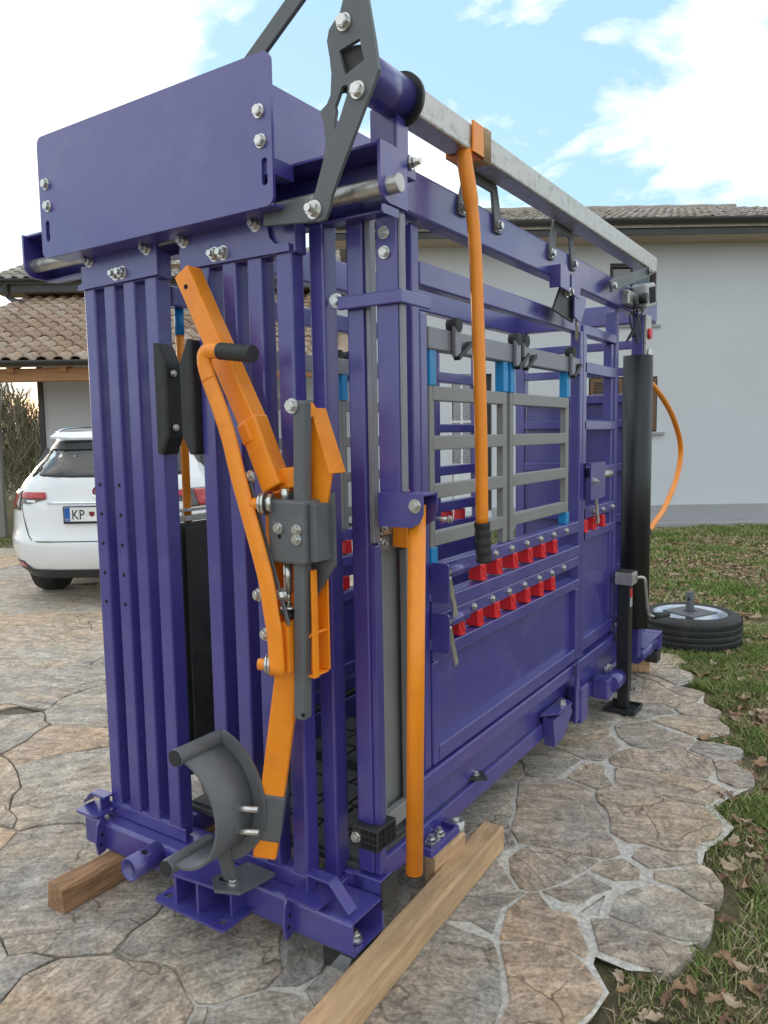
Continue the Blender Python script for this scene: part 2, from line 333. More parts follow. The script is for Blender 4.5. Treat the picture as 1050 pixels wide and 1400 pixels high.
M['mortar'] = mortar_material()
def soil_material():
    mt, t, b = newmat('lawn_soil'); l = t.links.new
    c = N(t, 'ShaderNodeTexCoord'); n = N(t, 'ShaderNodeTexNoise', Scale=1.1, Detail=6.0, Roughness=0.6); l(c.outputs['Object'], n.inputs['Vector'])
    r = N(t, 'ShaderNodeValToRGB'); l(n.outputs[0], r.inputs[0]); e = r.color_ramp.elements
    e[0].position, e[0].color = 0.36, (0.15, 0.115, 0.07, 1); e[1].position, e[1].color = 0.66, (0.12, 0.15, 0.05, 1); q = e.new(0.5); q.color = (0.20, 0.165, 0.09, 1)
    f = N(t, 'ShaderNodeTexNoise', Scale=45.0, Detail=8.0, Roughness=0.75); l(c.outputs['Object'], f.inputs['Vector'])
    rr = N(t, 'ShaderNodeValToRGB'); l(f.outputs[0], rr.inputs[0]); rr.color_ramp.elements[0].color = (0.35, 0.35, 0.35, 1); rr.color_ramp.elements[0].position = 0.3; rr.color_ramp.elements[1].position = 0.7; rr.color_ramp.elements[1].color = (1.5, 1.5, 1.4, 1)
    mm = N(t, 'ShaderNodeMix', data_type='RGBA', blend_type='MULTIPLY'); mm.inputs[0].default_value = 1.0; l(r.outputs[0], mm.inputs[6]); l(rr.outputs[0], mm.inputs[7])
    l(mm.outputs[2], b.inputs['Base Color']); b.inputs['Roughness'].default_value = 0.95
    bp = N(t, 'ShaderNodeBump', Strength=1.0, Distance=0.02); l(f.outputs[0], bp.inputs['Height']); l(bp.outputs[0], b.inputs['Normal'])
    return mt
M['soil'] = soil_material()
# one sheet of ground to the horizon
gd = B()
gd.plate([(-400, -400), (400, -400), (400, 400), (-400, 400)], [], (0, 0, -0.53), (1, 0, 0), (0, 1, 0), 0.5)
lawn = tag(gd.obj('lawn', 'soil', None), kind='structure')
# ---- crazy paving: Voronoi cells with wandering edges
edge_px = [(860, 1420), (893, 1330), (925, 1285), (962, 1225), (955, 1180), (985, 1130), (1012, 1085), (1010, 1050), (985, 1000), (955, 945), (925, 905), (898, 878)]
EDGE = [(p.x+0.03, p.y+0.0) for p in (atz(px, py, 0) for px, py in edge_px)]
def edge_dist(x, y): return min(math.hypot(x-a, y-b) for a, b in EDGE_F)
EDGE_F = [(EDGE[i][0]+(EDGE[i+1][0]-EDGE[i][0])*k/6, EDGE[i][1]+(EDGE[i+1][1]-EDGE[i][1])*k/6) for i in range(len(EDGE)-1) for k in range(6)]
POLY = [(1.6, -3.6), (0.58, -0.9)] + EDGE + [(-0.05, 3.2), (-1.2, 3.6), (-2.2, 5.2), (-3.4, 6.8), (-5.2, 6.6), (-7.2, 4.9), (-9.0, 3.6), (-11, -3.6)]
def inside(p, poly):
    c = False; x, y = p
    for i in range(len(poly)):
        x1, y1 = poly[i]; x2, y2 = poly[i-1]
        if (y1 > y) != (y2 > y) and x < (x2-x1)*(y-y1)/(y2-y1)+x1: c = not c
    return c
def rad_at(x, y):
    d = math.hypot(x-CAM.x, y-CAM.y)
    r = (0.26 if y > 0.3 else 0.30) if x > -0.6 else 0.44
    r = r + max(0, d-3.0)*0.085
    return min(r, 0.105+0.5*edge_dist(x, y))
seeds = []
R_ = random.Random(21)
for _ in range(26000):
    p = (R_.uniform(-11.5, 2.6), R_.uniform(-3.8, 8.2))
    # only the part of the yard around the view
    vx = (p[0]-CAM.x)*math.cos(YAW)+(p[1]-CAM.y)*math.sin(YAW); vy = -(p[0]-CAM.x)*math.sin(YAW)+(p[1]-CAM.y)*math.cos(YAW)
    if vy < 0.2 or abs(vx) > 0.62*vy+1.1: continue
    rr = rad_at(*p)*R_.uniform(0.72, 1.25)
    if all((p[0]-s[0])**2+(p[1]-s[1])**2 > rr*rr for s in seeds): seeds.append(p)
def noise2(x, y):
    return (math.sin(x*7.1+y*3.3+1.7*math.sin(y*5.1+2))+math.sin(y*8.7-x*4.9+2.1*math.sin(x*3.7+1))+0.7*math.sin(x*19+y*13)+0.7*math.sin(y*23-x*11))/3.4
def warp(p):
    x, y = p; j = 0.010*math.sin(x*57+y*31)*math.sin(y*71-x*23); return (x+0.060*noise2(x*1.1, y*1.1)+j, y+0.060*noise2(y*1.1+9, x*1.1-4)-j)
cells = []
WGT = [R_.uniform(-0.75, 0.75)*rad_at(*p)**2 for p in seeds]
S_ = np.array(seeds)
for i, s in enumerate(seeds):
    d2 = ((S_-S_[i])**2).sum(1); order = np.argsort(d2)[1:28]
    R0 = 2.2; poly = [(s[0]+R0*math.cos(a), s[1]+R0*math.sin(a)) for a in np.linspace(0, 2*math.pi, 12, endpoint=False)]
    for j in order:
        q = seeds[j]; nx, ny = q[0]-s[0], q[1]-s[1]; dd_ = nx*nx+ny*ny; f_ = min(0.86, max(0.14, 0.5+(WGT[i]-WGT[j])/(2*dd_))); mx_, my_ = s[0]+nx*f_, s[1]+ny*f_; new = []
        for k in range(len(poly)):
            a, c = poly[k], poly[(k+1) % len(poly)]; da = (a[0]-mx_)*nx+(a[1]-my_)*ny; dc = (c[0]-mx_)*nx+(c[1]-my_)*ny
            if da <= 0: new.append(a)
            if (da < 0) != (dc < 0) and abs(da-dc) > 1e-9:
                t_ = da/(da-dc); new.append((a[0]+(c[0]-a[0])*t_, a[1]+(c[1]-a[1])*t_))
        poly = new
        if len(poly) < 3: break
    if len(poly) >= 3 and inside(s, POLY): cells.append((s, poly))
cells.sort(key=lambda c: (c[0][0]-CAM.x)**2+(c[0][1]-CAM.y)**2)
bed_v, bed_f, stones = [], [], []
for (s, poly) in cells:
    pts = []
    for k in range(len(poly)):
        a, c = poly[k], poly[(k+1) % len(poly)]; ln = math.hypot(c[0]-a[0], c[1]-a[1]); n = max(1, int(ln/0.075))
        for t_ in range(n): pts.append((a[0]+(c[0]-a[0])*t_/n, a[1]+(c[1]-a[1])*t_/n))
    if len(pts) < 5: continue
    full = [warp(p) for p in pts]
    def pull(p):
        if inside(p, POLY): return p
        lo, hi = 0.0, 1.0
        for _ in range(7):
            mid_ = (lo+hi)/2; q = (s[0]+(p[0]-s[0])*mid_, s[1]+(p[1]-s[1])*mid_)
            if inside(q, POLY): lo = mid_
            else: hi = mid_
        k_ = min(1.0, lo+0.04/max(0.05, math.hypot(p[0]-s[0], p[1]-s[1]))); return (s[0]+(p[0]-s[0])*k_, s[1]+(p[1]-s[1])*k_)
    flag = [inside(p, POLY) for p in full]; full = [pull(p) for p in full]
    cxm, cym = np.mean([p[0] for p in full]), np.mean([p[1] for p in full])
    loop = []
    for (x, y) in full:
        d = math.hypot(x-cxm, y-cym); rt = max(0.0, min(1.0, (x+0.55)/0.4))
        wv = 0.5+0.5*noise2(x*1.9+5, y*1.9)
        w = 0.002+0.003*wv+rt*(0.060*max(0, wv-0.42)) + 0.002*math.sin(x*61+y*47)
        w = min(max(w, 0.002), 0.35*d); loop.append((x+(cxm-x)*w/d, y+(cym-y)*w/d))
    # round the corners a little
    n = len(loop); loop = [((loop[k-1][0]+14*loop[k][0]+loop[(k+1) % n][0])/16, (loop[k-1][1]+14*loop[k][1]+loop[(k+1) % n][1])/16) for k in range(n)]
    o_ = len(bed_v); zb_ = -0.0030-0.8e-5*len(bed_f)
    for (x, y), (lx_, ly_), fl_ in zip(full, loop, flag):
        bx0, by0, kb = (x, y, 1.05) if fl_ else (lx_, ly_, 0.97); bed_v.append((cxm+(bx0-cxm)*kb, cym+(by0-cym)*kb, zb_))
    bed_f.append(list(range(o_, o_+len(full))))
    stones.append((cxm, cym, loop))
o_ = len(bed_v); under = [(0.30, -3.4), (0.30, -0.9)]+[(x-0.20, y) for x, y in EDGE]+[(-0.35, 3.0), (-1.4, 3.3), (-2.4, 4.8), (-3.5, 6.3), (-5.1, 6.2), (-7.0, 4.5), (-8.6, 3.2), (-10, -3.4)]
bed_v += [(x, y, -0.010) for x, y in under]; bed_f.append(list(range(o_, o_+len(under))))
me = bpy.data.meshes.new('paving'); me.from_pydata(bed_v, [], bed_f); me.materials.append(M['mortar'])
paving = bpy.data.objects.new('paving', me); COL.objects.link(paving); ORG['paving'] = Vector((0, 0, 0)); tag(paving, kind='structure')
def stone_verts(cxm, cym, loop, th, ox, oy):
    h = R_.uniform(0.001, 0.006); tx, ty = R_.uniform(-0.007, 0.007), R_.uniform(-0.007, 0.007); n = len(loop); V_ = []
    def zz(x, y): return h+tx*(x-cxm)+ty*(y-cym)
    for (kk, dz) in ((1.0, -0.03), (1.0, -0.0012), (0.985, 0.0008)):
        for (x, y) in loop:
            X, Y = cxm+(x-cxm)*kk, cym+(y-cym)*kk; V_.append((X, Y, zz(X, Y)+dz+(0.0025*noise2(X*6, Y*6) if dz > -0.02 else 0)))
    F_ = [[r_*n+k, r_*n+(k+1) % n, (r_+1)*n+(k+1) % n, (r_+1)*n+k] for r_ in range(2) for k in range(n)]
    F_.append(list(range(2*n, 3*n)))
    return V_, F_
for i, (cxm, cym, loop) in enumerate(stones[:298]):
    V_, F_ = stone_verts(cxm, cym, loop, 0, 0, 0); th = R_.uniform(-0.5, 0.5) + YAW + (math.pi/2 if R_.random() < 0.15 else 0)
    c_, s_ = math.cos(-th), math.sin(-th)
    V_ = [((x-cxm)*c_-(y-cym)*s_, (x-cxm)*s_+(y-cym)*c_, z) for x, y, z in V_]
    me = bpy.data.meshes.new('flagstone'); me.from_pydata(V_, [], F_); me.materials.append(M['stone'])
    o = bpy.data.objects.new('flagstone', me); COL.objects.link(o); o.parent = paving; o.location = (cxm, cym, 0); o.rotation_euler = (0, 0, th)
if len(stones) > 298:
    av, af = [], []
    for (cxm, cym, loop) in stones[298:]:
        V_, F_ = stone_verts(cxm, cym, loop, 0, 0, 0); k = len(av); av += V_; af += [[q+k for q in f] for f in F_]
    me = bpy.data.meshes.new('far_flagstones'); me.from_pydata(av, [], af); me.materials.append(M['stone'])
    o = bpy.data.objects.new('far_flagstones', me); COL.objects.link(o); o.parent = paving; tag(o, kind='stuff')
STONE_LOOPS = [(c, l_) for c, _, l_ in [((a, b_), 0, l2) for a, b_, l2 in stones]]
STONE_C = np.array([(a, b_) for a, b_, _ in stones]); ALLS = np.array(seeds); KEEP = set((round(c[0][0], 6), round(c[0][1], 6)) for c in cells)
SEEDIN = np.array([(round(a, 6), round(b_, 6)) in KEEP for a, b_ in seeds])
def on_paving(x, y):
    j = int(np.argmin((ALLS[:, 0]-x)**2+(ALLS[:, 1]-y)**2)); d = math.sqrt((ALLS[j, 0]-x)**2+(ALLS[j, 1]-y)**2)
    if d > 0.9: return inside((x, y), POLY)
    return bool(SEEDIN[j])
# ---- grass: short blades, straw and green in patches
def vcol_material(name, rough=0.8, trans=0.0):
    mt, t, b = newmat(name); a = N(t, 'ShaderNodeVertexColor'); a.layer_name = 'Col'; t.links.new(a.outputs[0], b.inputs['Base Color']); b.inputs['Roughness'].default_value = rough
    b.inputs['Specular IOR Level'].default_value = 0.25
    return mt
M['grass'] = vcol_material('grass_blades')
def patch(x, y): return 0.5+0.5*(noise2(x*0.35+3, y*0.35)*0.6+noise2(x*0.9, y*0.9+5)*0.5)
gv, gf, gc = [], [], []
Rg = random.Random(5); cnt = 0
def blade(x, y, hgt, w, col, lean):
    a = Rg.uniform(0, 2*math.pi); b_ = Rg.uniform(0, 2*math.pi); dx_, dy_ = math.cos(a)*w, math.sin(a)*w; lx, ly = math.cos(b_)*lean*hgt, math.sin(b_)*lean*hgt
    k = len(gv); z0 = -0.031
    gv.extend([(x-dx_, y-dy_, z0), (x+dx_, y+dy_, z0), (x+lx*.45+dx_*.7, y+ly*.45+dy_*.7, z0+hgt*.6), (x+lx*.45-dx_*.7, y+ly*.45-dy_*.7, z0+hgt*.6), (x+lx*1.25, y+ly*1.25, z0+hgt)])
    gf.extend([(k, k+1, k+2, k+3), (k+3, k+2, k+4)]); gc.extend([col]*5)
def zone(n, ya, yb, xa, xb, scale):
    for _ in range(n):
        x, y = Rg.uniform(xa, xb), Rg.uniform(ya, yb)
        vx = (x-CAM.x)*math.cos(YAW)+(y-CAM.y)*math.sin(YAW); vy = -(x-CAM.x)*math.sin(YAW)+(y-CAM.y)*math.cos(YAW)
        if vy < 0.5 or vy > 11.3 or vx > 0.56*vy+0.35 or vx < -0.6*vy-0.5: continue
        if on_paving(x, y): continue
        p = min(1.0, max(0.0, (patch(x, y)-0.5)*1.9+0.5)); u = Rg.random()
        if u < 0.22+0.85*p:
            g_ = Rg.uniform(0.7, 1.25); col = (0.16*g_, 0.235*g_, 0.055*g_, 1)
            if Rg.random() < 0.35: col = (0.27*g_, 0.31*g_, 0.11*g_, 1)
        else:
            g_ = Rg.uniform(0.6, 1.2); col = (0.58*g_, 0.49*g_, 0.30*g_, 1)
            if Rg.random() < 0.35: col = (0.36*g_, 0.27*g_, 0.16*g_, 1)
        if Rg.random() > 0.40+0.75*p: continue
        h_ = Rg.uniform(0.018, 0.048)*(0.5+0.9*p)*(1.0 if y < 6 else 1.25)
        blade(x, y, h_, Rg.uniform(0.0014, 0.003)*scale, col, Rg.uniform(0.2, 1.3))
zone(95000, -1.3, 2.2, 0.1, 1.5, 1.0)
zone(85000, 2.2, 4.6, -0.4, 1.5, 1.3)
zone(110000, 4.6, 11.5, -3.2, 1.6, 2.4)
zone(16000, 5.0, 11.0, -8.5, -3.2, 3.0)
zone(9000, 2.6, 6.2, -13.0, -7.0, 3.0)
me = bpy.data.meshes.new('grass'); me.from_pydata(gv, [], gf); me.materials.append(M['grass'])
ca = me.color_attributes.new('Col', 'FLOAT_COLOR', 'POINT'); ca.data.foreach_set('color', np.array(gc, dtype=np.float32).ravel())
gro = bpy.data.objects.new('grass', me); COL.objects.link(gro); tag(gro, 'short patchy green and straw coloured lawn grass beside the paving', 'grass', kind='stuff')
# ---- dry oak leaves: the nearest 280 as pieces of the lawn, the rest as litter
for nm, cc in (('leaf_tan', (0.33, 0.20, 0.11)), ('leaf_brown', (0.20, 0.115, 0.065)), ('leaf_pale', (0.42, 0.32, 0.22))):
    M[nm] = mat(nm, cc, 0.75, 0, 0.35, 25, 0.3, 80)
def leaf_geo(seed):
    r = random.Random(seed); n = 7; V_ = []; F_ = []; cu = r.uniform(-8, 14); tw = r.uniform(-.3, .3)
    for i in range(n+1):
        t_ = i/n; w = 0.020*math.sin(math.pi*min(1, t_*1.02+0.03))**0.7*(1+0.35*math.sin(i*2.6+seed)); x = (t_-0.5)*0.085
        z = 0.006+cu*x*x+0.004*math.sin(i+seed); V_ += [(x, -w, z+abs(w)*r.uniform(0, .7)), (x, 0, z), (x, w, z+abs(w)*r.uniform(0, .7)+tw*w)]
    for i in range(n):
        for k in (0, 1): F_.append((3*i+k, 3*i+k+1, 3*i+k+4, 3*i+k+3))
    return V_, F_
LEAF = []
for q in range(9):
    V_, F_ = leaf_geo(q); me = bpy.data.meshes.new('dry_leaf'); me.from_pydata(V_, [], F_); me.materials.append(M[('leaf_tan', 'leaf_brown', 'leaf_pale')[q % 3]]); LEAF.append(me)
Rl = random.Random(11); spots = []
while len(spots) < 2600:
    y = -1.2+10.5*Rl.random()**1.5; x = Rl.uniform(-2.4, 1.4)
    vx = (x-CAM.x)*math.cos(YAW)+(y-CAM.y)*math.sin(YAW); vy = -(x-CAM.x)*math.sin(YAW)+(y-CAM.y)*math.cos(YAW)
    if vy < 0.6 or vx > 0.53*vy+0.25 or vx < 0: continue
    if on_paving(x, y) or Rl.random() > 1.35-1.7*patch(x, y): continue
    spots.append((x, y))
spots.sort(key=lambda p: (p[0]-CAM.x)**2+(p[1]-CAM.y)**2)
for i, (x, y) in enumerate(spots[:280]):
    o = bpy.data.objects.new('dry_leaf', LEAF[Rl.randrange(9)]); COL.objects.link(o); o.parent = lawn; o.location = Vector((x, y, Rl.uniform(-0.022, -0.004)))-ORG['lawn']
    o.rotation_euler = (Rl.uniform(-.5, .5), Rl.uniform(-.5, .5), Rl.uniform(0, 6.3)); k = Rl.uniform(0.35, 0.8); o.scale = (k, k, k)
av, af, mi = [], [], []
for (x, y) in spots[280:]:
    q = Rl.randrange(9); V_, F_ = leaf_geo(q); Mx = Matrix.Rotation(Rl.uniform(0, 6.3), 3, 'Z') @ Matrix.Rotation(Rl.uniform(-.5, .5), 3, 'X'); k = len(av); sc = Rl.uniform(0.5, 1.0)
    av += [tuple((Mx @ Vector(v))*sc+Vector((x, y, -0.012))) for v in V_]; af += [tuple(a+k for a in f) for f in F_]; mi += [q % 3]*len(F_)
me = bpy.data.meshes.new('leaf_litter'); me.from_pydata(av, [], af)
for nm in ('leaf_tan', 'leaf_brown', 'leaf_pale'): me.materials.append(M[nm])
me.polygons.foreach_set('material_index', mi)
o = bpy.data.objects.new('leaf_litter', me); COL.objects.link(o); tag(o, 'scattered brown dead leaves lying over the lawn', 'leaves', kind='stuff')

# ================================================================== THE CRUSH
crush = thing('cattle_crush', 'tall purple steel cattle crush with orange levers standing on the paving', 'cattle crush', (-0.45, 1.3, 0.0))
# ---- front beam with brackets
beam = B().rtube('x', -1.06, 0.0, (0.07, 0.129), 0.14, 0.092, 0.006).obj('front_beam', 'purple', crush)
bolt((-0.03, 0.055, 0.094), (0, 0, 1), beam, NUT, 1.2)
for sgn, xg, x1 in ((1, -0.195, -0.085), (-1, -0.965, -1.07)):
    g = B()
    g.plate([(0.0, 0.084), (-0.026, 0.078), (-0.034, 0.12), (-0.026, 0.175), (-0.012, 0.197), (0.0, 0.197)], [], (xg-0.004, 0, 0), (0, 1, 0), (0, 0, 1), 0.008)
    xa, xb = min(xg, x1), max(xg, x1)
    g.plate(rrect(xa, xb, -0.03, 0.049, 0.012), [], (0, 0, 0.196), (1, 0, 0), (0, 1, 0), 0.007)
    br = g.obj('guide_bracket', 'purple', beam)
    f = B()
    if sgn > 0:
        for a, q in (((-0.157, 0.25), (-0.077, 0.25)), ((-0.079, 0.25), (-0.018, 0.186))): f.bar((a[0], 0.03, a[1]), (q[0], 0.03, q[1]), 0.036, 0.007, up=(0, 0, 1), b=0.002)
        f.box(-0.155, -0.148, 0.013, 0.047, 0.203, 0.247, 0.001)
    else:
        for a, q in (((-0.975, 0.245), (-1.045, 0.245)), ((-1.043, 0.245), (-1.085, 0.205))): f.bar((a[0], 0.03, a[1]), (q[0], 0.03, q[1]), 0.036, 0.007, up=(0, 0, 1), b=0.002)
        f.box(-1.0, -0.993, 0.013, 0.047, 0.203, 0.242, 0.001)
    f.obj('guide_flange', 'purple', beam)
    for yy, zz in ((-0.018, 0.11), (-0.012, 0.14)): bolt((xg+0.0045, yy, zz), RT, beam, DISC, 0.9, 'hole_shade_disc')
B().box(-0.12, -0.002, 0.032, 0.135, 0.004, 0.082, 0.004).obj('foot', 'darksteel', beam)
B().box(-1.05, -0.96, 0.032, 0.135, 0.088, 0.09, 0).obj('foot', 'darksteel', beam)
B().box(-0.10, -0.004, 0.142, 0.2, 0.13, 0.212, 0.004).obj('hinge_block', 'purple', beam)
B().box(-0.003, 0.004, 0.133, 0.205, 0.138, 0.212, 0.002).obj('end_plate', 'darksteel', beam)
# stub tube and hitch
B().pipe((-0.715, 0.005, 0.147), (-0.715, -0.105, 0.147), 0.034, 0.005).obj('stub_tube', 'purple', beam)
bolt((-0.705, -0.055, 0.1805), (0.2, 0, 1), beam, DISC, 1.5, 'hole_shade_disc')
h = B()
h.plate([(-0.555, 0), (-0.555, -0.065), (-0.53, -0.105), (-0.38, -0.09), (-0.32, 0)], [circ(-0.50, -0.06, 0.015)], (0, 0, 0.188), (1, 0, 0), (0, 1, 0), 0.009)
h.plate(rrect(-0.60, -0.33, -0.115, 0.0, 0.012), [circ(-0.575, -0.08, 0.012), circ(-0.36, -0.085, 0.011)], (0, 0, 0.097), (1, 0, 0), (0, 1, 0), 0.008)
for xx in (-0.53, -0.445, -0.36): h.box(xx-0.004, xx+0.004, -0.095 if xx < -0.4 else -0.055, 0.0, 0.103, 0.187, 0.001)
hitch = h.obj('hitch_bracket', 'purple', beam)
g = B().plate([(-0.405, -0.075), (-0.36, -0.112), (-0.295, -0.085), (-0.275, 0.03), (-0.375, 0.03)], [circ(-0.375, -0.062, 0.014)], (0, 0, 0.199), (1, 0, 0), (0, 1, 0), 0.01).obj('pivot_plate', 'grey', beam)
bolt((-0.335, -0.068, 0.209), (0, 0, 1), beam, BOLT, 1.0)
# ---- longitudinal base rails, rear beam, floor
for T, nm in ((None, 'r'), ((lambda c: (-0.83-c.x, c.y, c.z)), 'l')):
    br_ = B(T).box(-0.13, -0.06, 0.142, 3.0, 0.14, 0.208, 0.006).obj('base_rail', 'purple', crush)
    if nm == 'r':
        t = B()
        t.plate(rrect(-0.09, 0.0, 0.40, 0.575, 0.004), [], (0, 0, 0.150), (1, 0, 0), (0, 1, 0), 0.006)
        t.box(-0.012, -0.004, 0.40, 0.575, 0.156, 0.172, 0.001); t.box(-0.058, -0.012, 0.40, 0.407, 0.156, 0.172, 0.001); t.box(-0.058, -0.012, 0.568, 0.575, 0.156, 0.172, 0.001)
        t.obj('mounting_tray', 'purple', br_)
        B().box(-0.052, -0.018, 0.44, 0.53, 0.156, 0.160, 0.001).obj('washer_plate', 'zinc', br_)
        for yy in (0.457, 0.508): bolt((-0.036, yy, 0.161), (0, 0, 1), br_, NUT, 1.15)
        B().pipe((-0.028, 0.615, 0.10), (-0.028, 0.615, 0.165), 0.02, 0.007).obj('socket', 'galv', br_)
        B().bar((-0.115, 0.78, 0.223), (-0.045, 0.845, 0.216), 0.062, 0.008, b=0.002).obj('clamp_plate', 'darksteel', br_)
        bolt((-0.07, 0.82, 0.223), (0, 0, 1), br_, BOLT, 0.9)
        for y_, z_ in ((0.40, 0.2115), (0.62, 0.2115), (1.05, 0.2115), (1.2, 0.2115)):
            B().box(-0.132, -0.098, y_, y_+0.17, 0.2085, 0.215, 0.002).obj('bearing_strip', 'purple', br_)
        # tube sockets for wheel axle and jack
        B().plate([(1.40, 0.232), (1.60, 0.232), (1.62, 0.20), (1.52, 0.125), (1.42, 0.115)], [], (-0.058, 0, 0), (0, 1, 0), (0, 0, 1), 0.045).obj('axle_bracket', 'purple', br_)
        B().plate([(-0.06, 1.38), (-0.005, 1.44), (0.0, 1.58), (-0.06, 1.62)], [], (0, 0, 0.245), (1, 0, 0), (0, 1, 0), 0.01).obj('bracket_cover', 'purple', br_)
        bolt((-0.03, 1.54, 0.256), (0, 0, 1), br_, BOLT, 1.2)
        B().box(-0.06, 0.0, 1.70, 1.79, 0.12, 0.28, 0.006).obj('socket_block', 'purple', br_)
        B().plate([(1.645, 0.14), (1.70, 0.14), (1.69, 0.40), (1.66, 0.40)], [], (-0.015, 0, 0), (0, 1, 0), (0, 0, 1), 0.008).obj('gusset', 'purple', br_)
        B().box(-0.06, 0.015, 2.02, 2.11, 0.13, 0.225, 0.006).obj('socket_block', 'purple', br_)
        B().cyl((-0.005, 2.11, 0.18), (-0.005, 2.26, 0.18), 0.045, 24).obj('jack_sleeve', 'purple', br_)
        B().cyl((-0.015, 2.60, 0.19), (-0.015, 2.95, 0.19), 0.042, 24).box(-0.06, 0.03, 2.93, 2.99, 0.145, 0.245, 0.004).box(-0.06, 0.03, 2.60, 2.99, 0.232, 0.242, 0.002).obj('axle_socket', 'purple', br_)
        B().box(-0.05, 0.02, 2.92, 3.0, 0.07, 0.14, 0.004).obj('foot', 'darksteel', br_)
B().box(-0.83, 0.0, 2.86, 2.95, 0.13, 0.21, 0.006).obj('rear_beam', 'purple', crush)
fl = B().box(-0.76, -0.075, 0.16, 2.85, 0.205, 0.222, 0.002).obj('floor_mat', 'mat', crush)
pads = B()
for i in range(22):
    for j in range(6):
        y_ = 0.17+i*0.122; x_ = -0.755+j*0.112+(0.03 if i % 2 else 0)
        pads.box(x_+0.004, min(x_+0.106, -0.08), y_+0.004, y_+0.114, 0.2225, 0.231+random.uniform(0, .004), 0.002, 1)
tag(pads.obj('floor_pad', 'mat', fl), kind='stuff')
for y_ in (0.62, 1.22, 1.82, 2.42):
    B().box(-0.755, -0.085, y_, y_+0.035, 0.232, 0.262, 0.003).obj('floor_cleat', 'rubber', fl)

# ---- header, tube, guard plate
hd = B()
hd.box(-1.285, 0.08, 0.156, 0.164, 1.90, 2.027, 0.002).box(-1.285, 0.08, 0.056, 0.164, 2.0275, 2.0355, 0.002).box(-1.285, 0.08, 0.120, 0.155, 1.90, 1.907, 0.002)
header = hd.obj('header_beam', 'purple', crush)
endp = [(0.05+0.04*(1-math.sin(rad(a))), 1.905+0.04*(1-math.cos(rad(a)))) for a in range(0, 91, 15)]
endp = [(0.165, 1.905)] + endp + [(0.05, 2.036), (0.165, 2.036)]
for x_ in (-1.293, 0.081):
    B().plate(endp, [], (x_, 0, 0), (0, 1, 0), (0, 0, 1), 0.008).obj('end_plate', 'purple', header)
B().plate(rrect(0.06, 0.13, 1.88, 1.90, 0.006), [], (0.083, 0, 0), (0, 1, 0), (0, 0, 1), 0.004).obj('stop_plate', 'purple', header)
B().cyl((-1.289, 0.088, 1.945), (0.118, 0.088, 1.945), 0.021, 28, b=0.002).obj('guide_tube', 'galv', crush)
YG = -0.03
gA, gB, gC, gD = aty(51, 190, YG), aty(366, 68, YG), aty(61, 354, YG), aty(379, 280, YG)
gx0, gx1, gz0, gz1 = (gA.x+gC.x)/2, (gB.x+gD.x)/2, (gC.z+gD.z)/2, (gA.z+gB.z)/2
def slot(px, py0, py1, w=0.009):
    a, c = aty(px, py0, YG), aty(px+1, py1, YG); x = (a.x+c.x)/2
    return rrect(x-w, x+w, c.z, a.z, w*0.95, 4)
gp = B().plate(rrect(gx0, gx1, gz0, gz1, 0.022), [slot(363, 216, 254), slot(67, 302, 331)], (0, YG+0.0045, 0), (1, 0, 0), (0, 0, 1), 0.009)
gp.box(gx0+0.02, gx1-0.004, YG-0.002, YG+0.07, gz0-0.001, gz0+0.007, 0.002)
guard = gp.obj('guard_plate', 'purple', crush)
for px, py in ((354, 152), (357, 193), (63, 252), (66, 282)):
    p = aty(px, py, YG-0.005); bolt(p, FR, guard, BOLT, 1.0)
for x_ in (gx0+0.03, gx1-0.03): B().box(x_-0.02, x_+0.02, YG+0.005, 0.055, 1.99, 2.03, 0.002).obj('spacer', 'purple', guard)
# longitudinal plate behind the header
B().plate([(0.20, 2.07), (0.20, 2.315), (0.74, 2.315), (0.74, 2.07)], [], (-0.36, 0, 0), (0, 1, 0), (0, 0, 1), 0.008).obj('spine_plate', 'purple', crush)

# ---- sliding head gates
def nut(px, py, parent, y=0.043, s=1.15): bolt(aty(px, py, y), FR, parent, NUT, s)
bars_l, bars_r = [-0.991, -0.898, -0.810, -0.716], [-0.508, -0.412, -0.324, -0.228]
def head_gate(xs, outline, nuts, padx, padsign):
    gate = B().plate(outline, [], (0, 0.049, 0), (1, 0, 0), (0, 0, 1), 0.009).obj('head_gate', 'purple', crush)
    x0, x1 = xs[0], xs[-1]+0.051
    B().box(x0-0.012, x1+0.012, 0.0525, 0.098, 1.826, 1.90, 0.004).obj('top_rail', 'purple', gate)
    B().box(x0, x1, 0.054, 0.098, 0.180, 0.2205, 0.004).obj('bottom_rail', 'purple', gate)
    B().box(x0-0.02, x1+0.02, 0.0485, 0.056, 0.177, 0.216, 0.002).obj('bottom_plate', 'purple', gate)
    for x in xs: B().box(x, x+0.05, 0.05, 0.102, 0.20, 1.835, 0.006).obj('bar', 'purple', gate)
    for px, py in nuts: nut(px, py, gate)
    s = padsign
    prof = [(0, 1.335), (0.025, 1.335), (0.052, 1.385), (0.052, 1.585), (0.02, 1.645), (0, 1.645)]
    p = B()
    p.plate([(padx+s*a, z) for a, z in prof], [], (0, 0.085, 0), (1, 0, 0), (0, 0, 1), 0.062)
    bmesh.ops.bevel(p.bm, geom=[e for e in p.bm.edges if e.calc_length() > 0.03], offset=0.010, segments=3, affect='EDGES', profile=0.5)
    pad = p.obj('pad', 'rubber', gate)
    for z in (1.41, 1.56):
        B().cyl((padx+s*0.047, 0.05, z), (padx+s*0.0528, 0.05, z), 0.014, 16).obj('recess', 'hole', pad)
        bolt((padx+s*0.0535, 0.05, z), (s, 0, 0), pad, DOME, 0.9)
    return gate
ol = [aty(px, py, 0.045) for px, py in ((108, 398), (109, 391), (117, 386), (121, 378), (119, 366), (117, 352))]
outl = [(p.x, p.z) for p in ol] + [(-0.966, 1.97), (-0.648, 1.97), (-0.648, 1.832)]
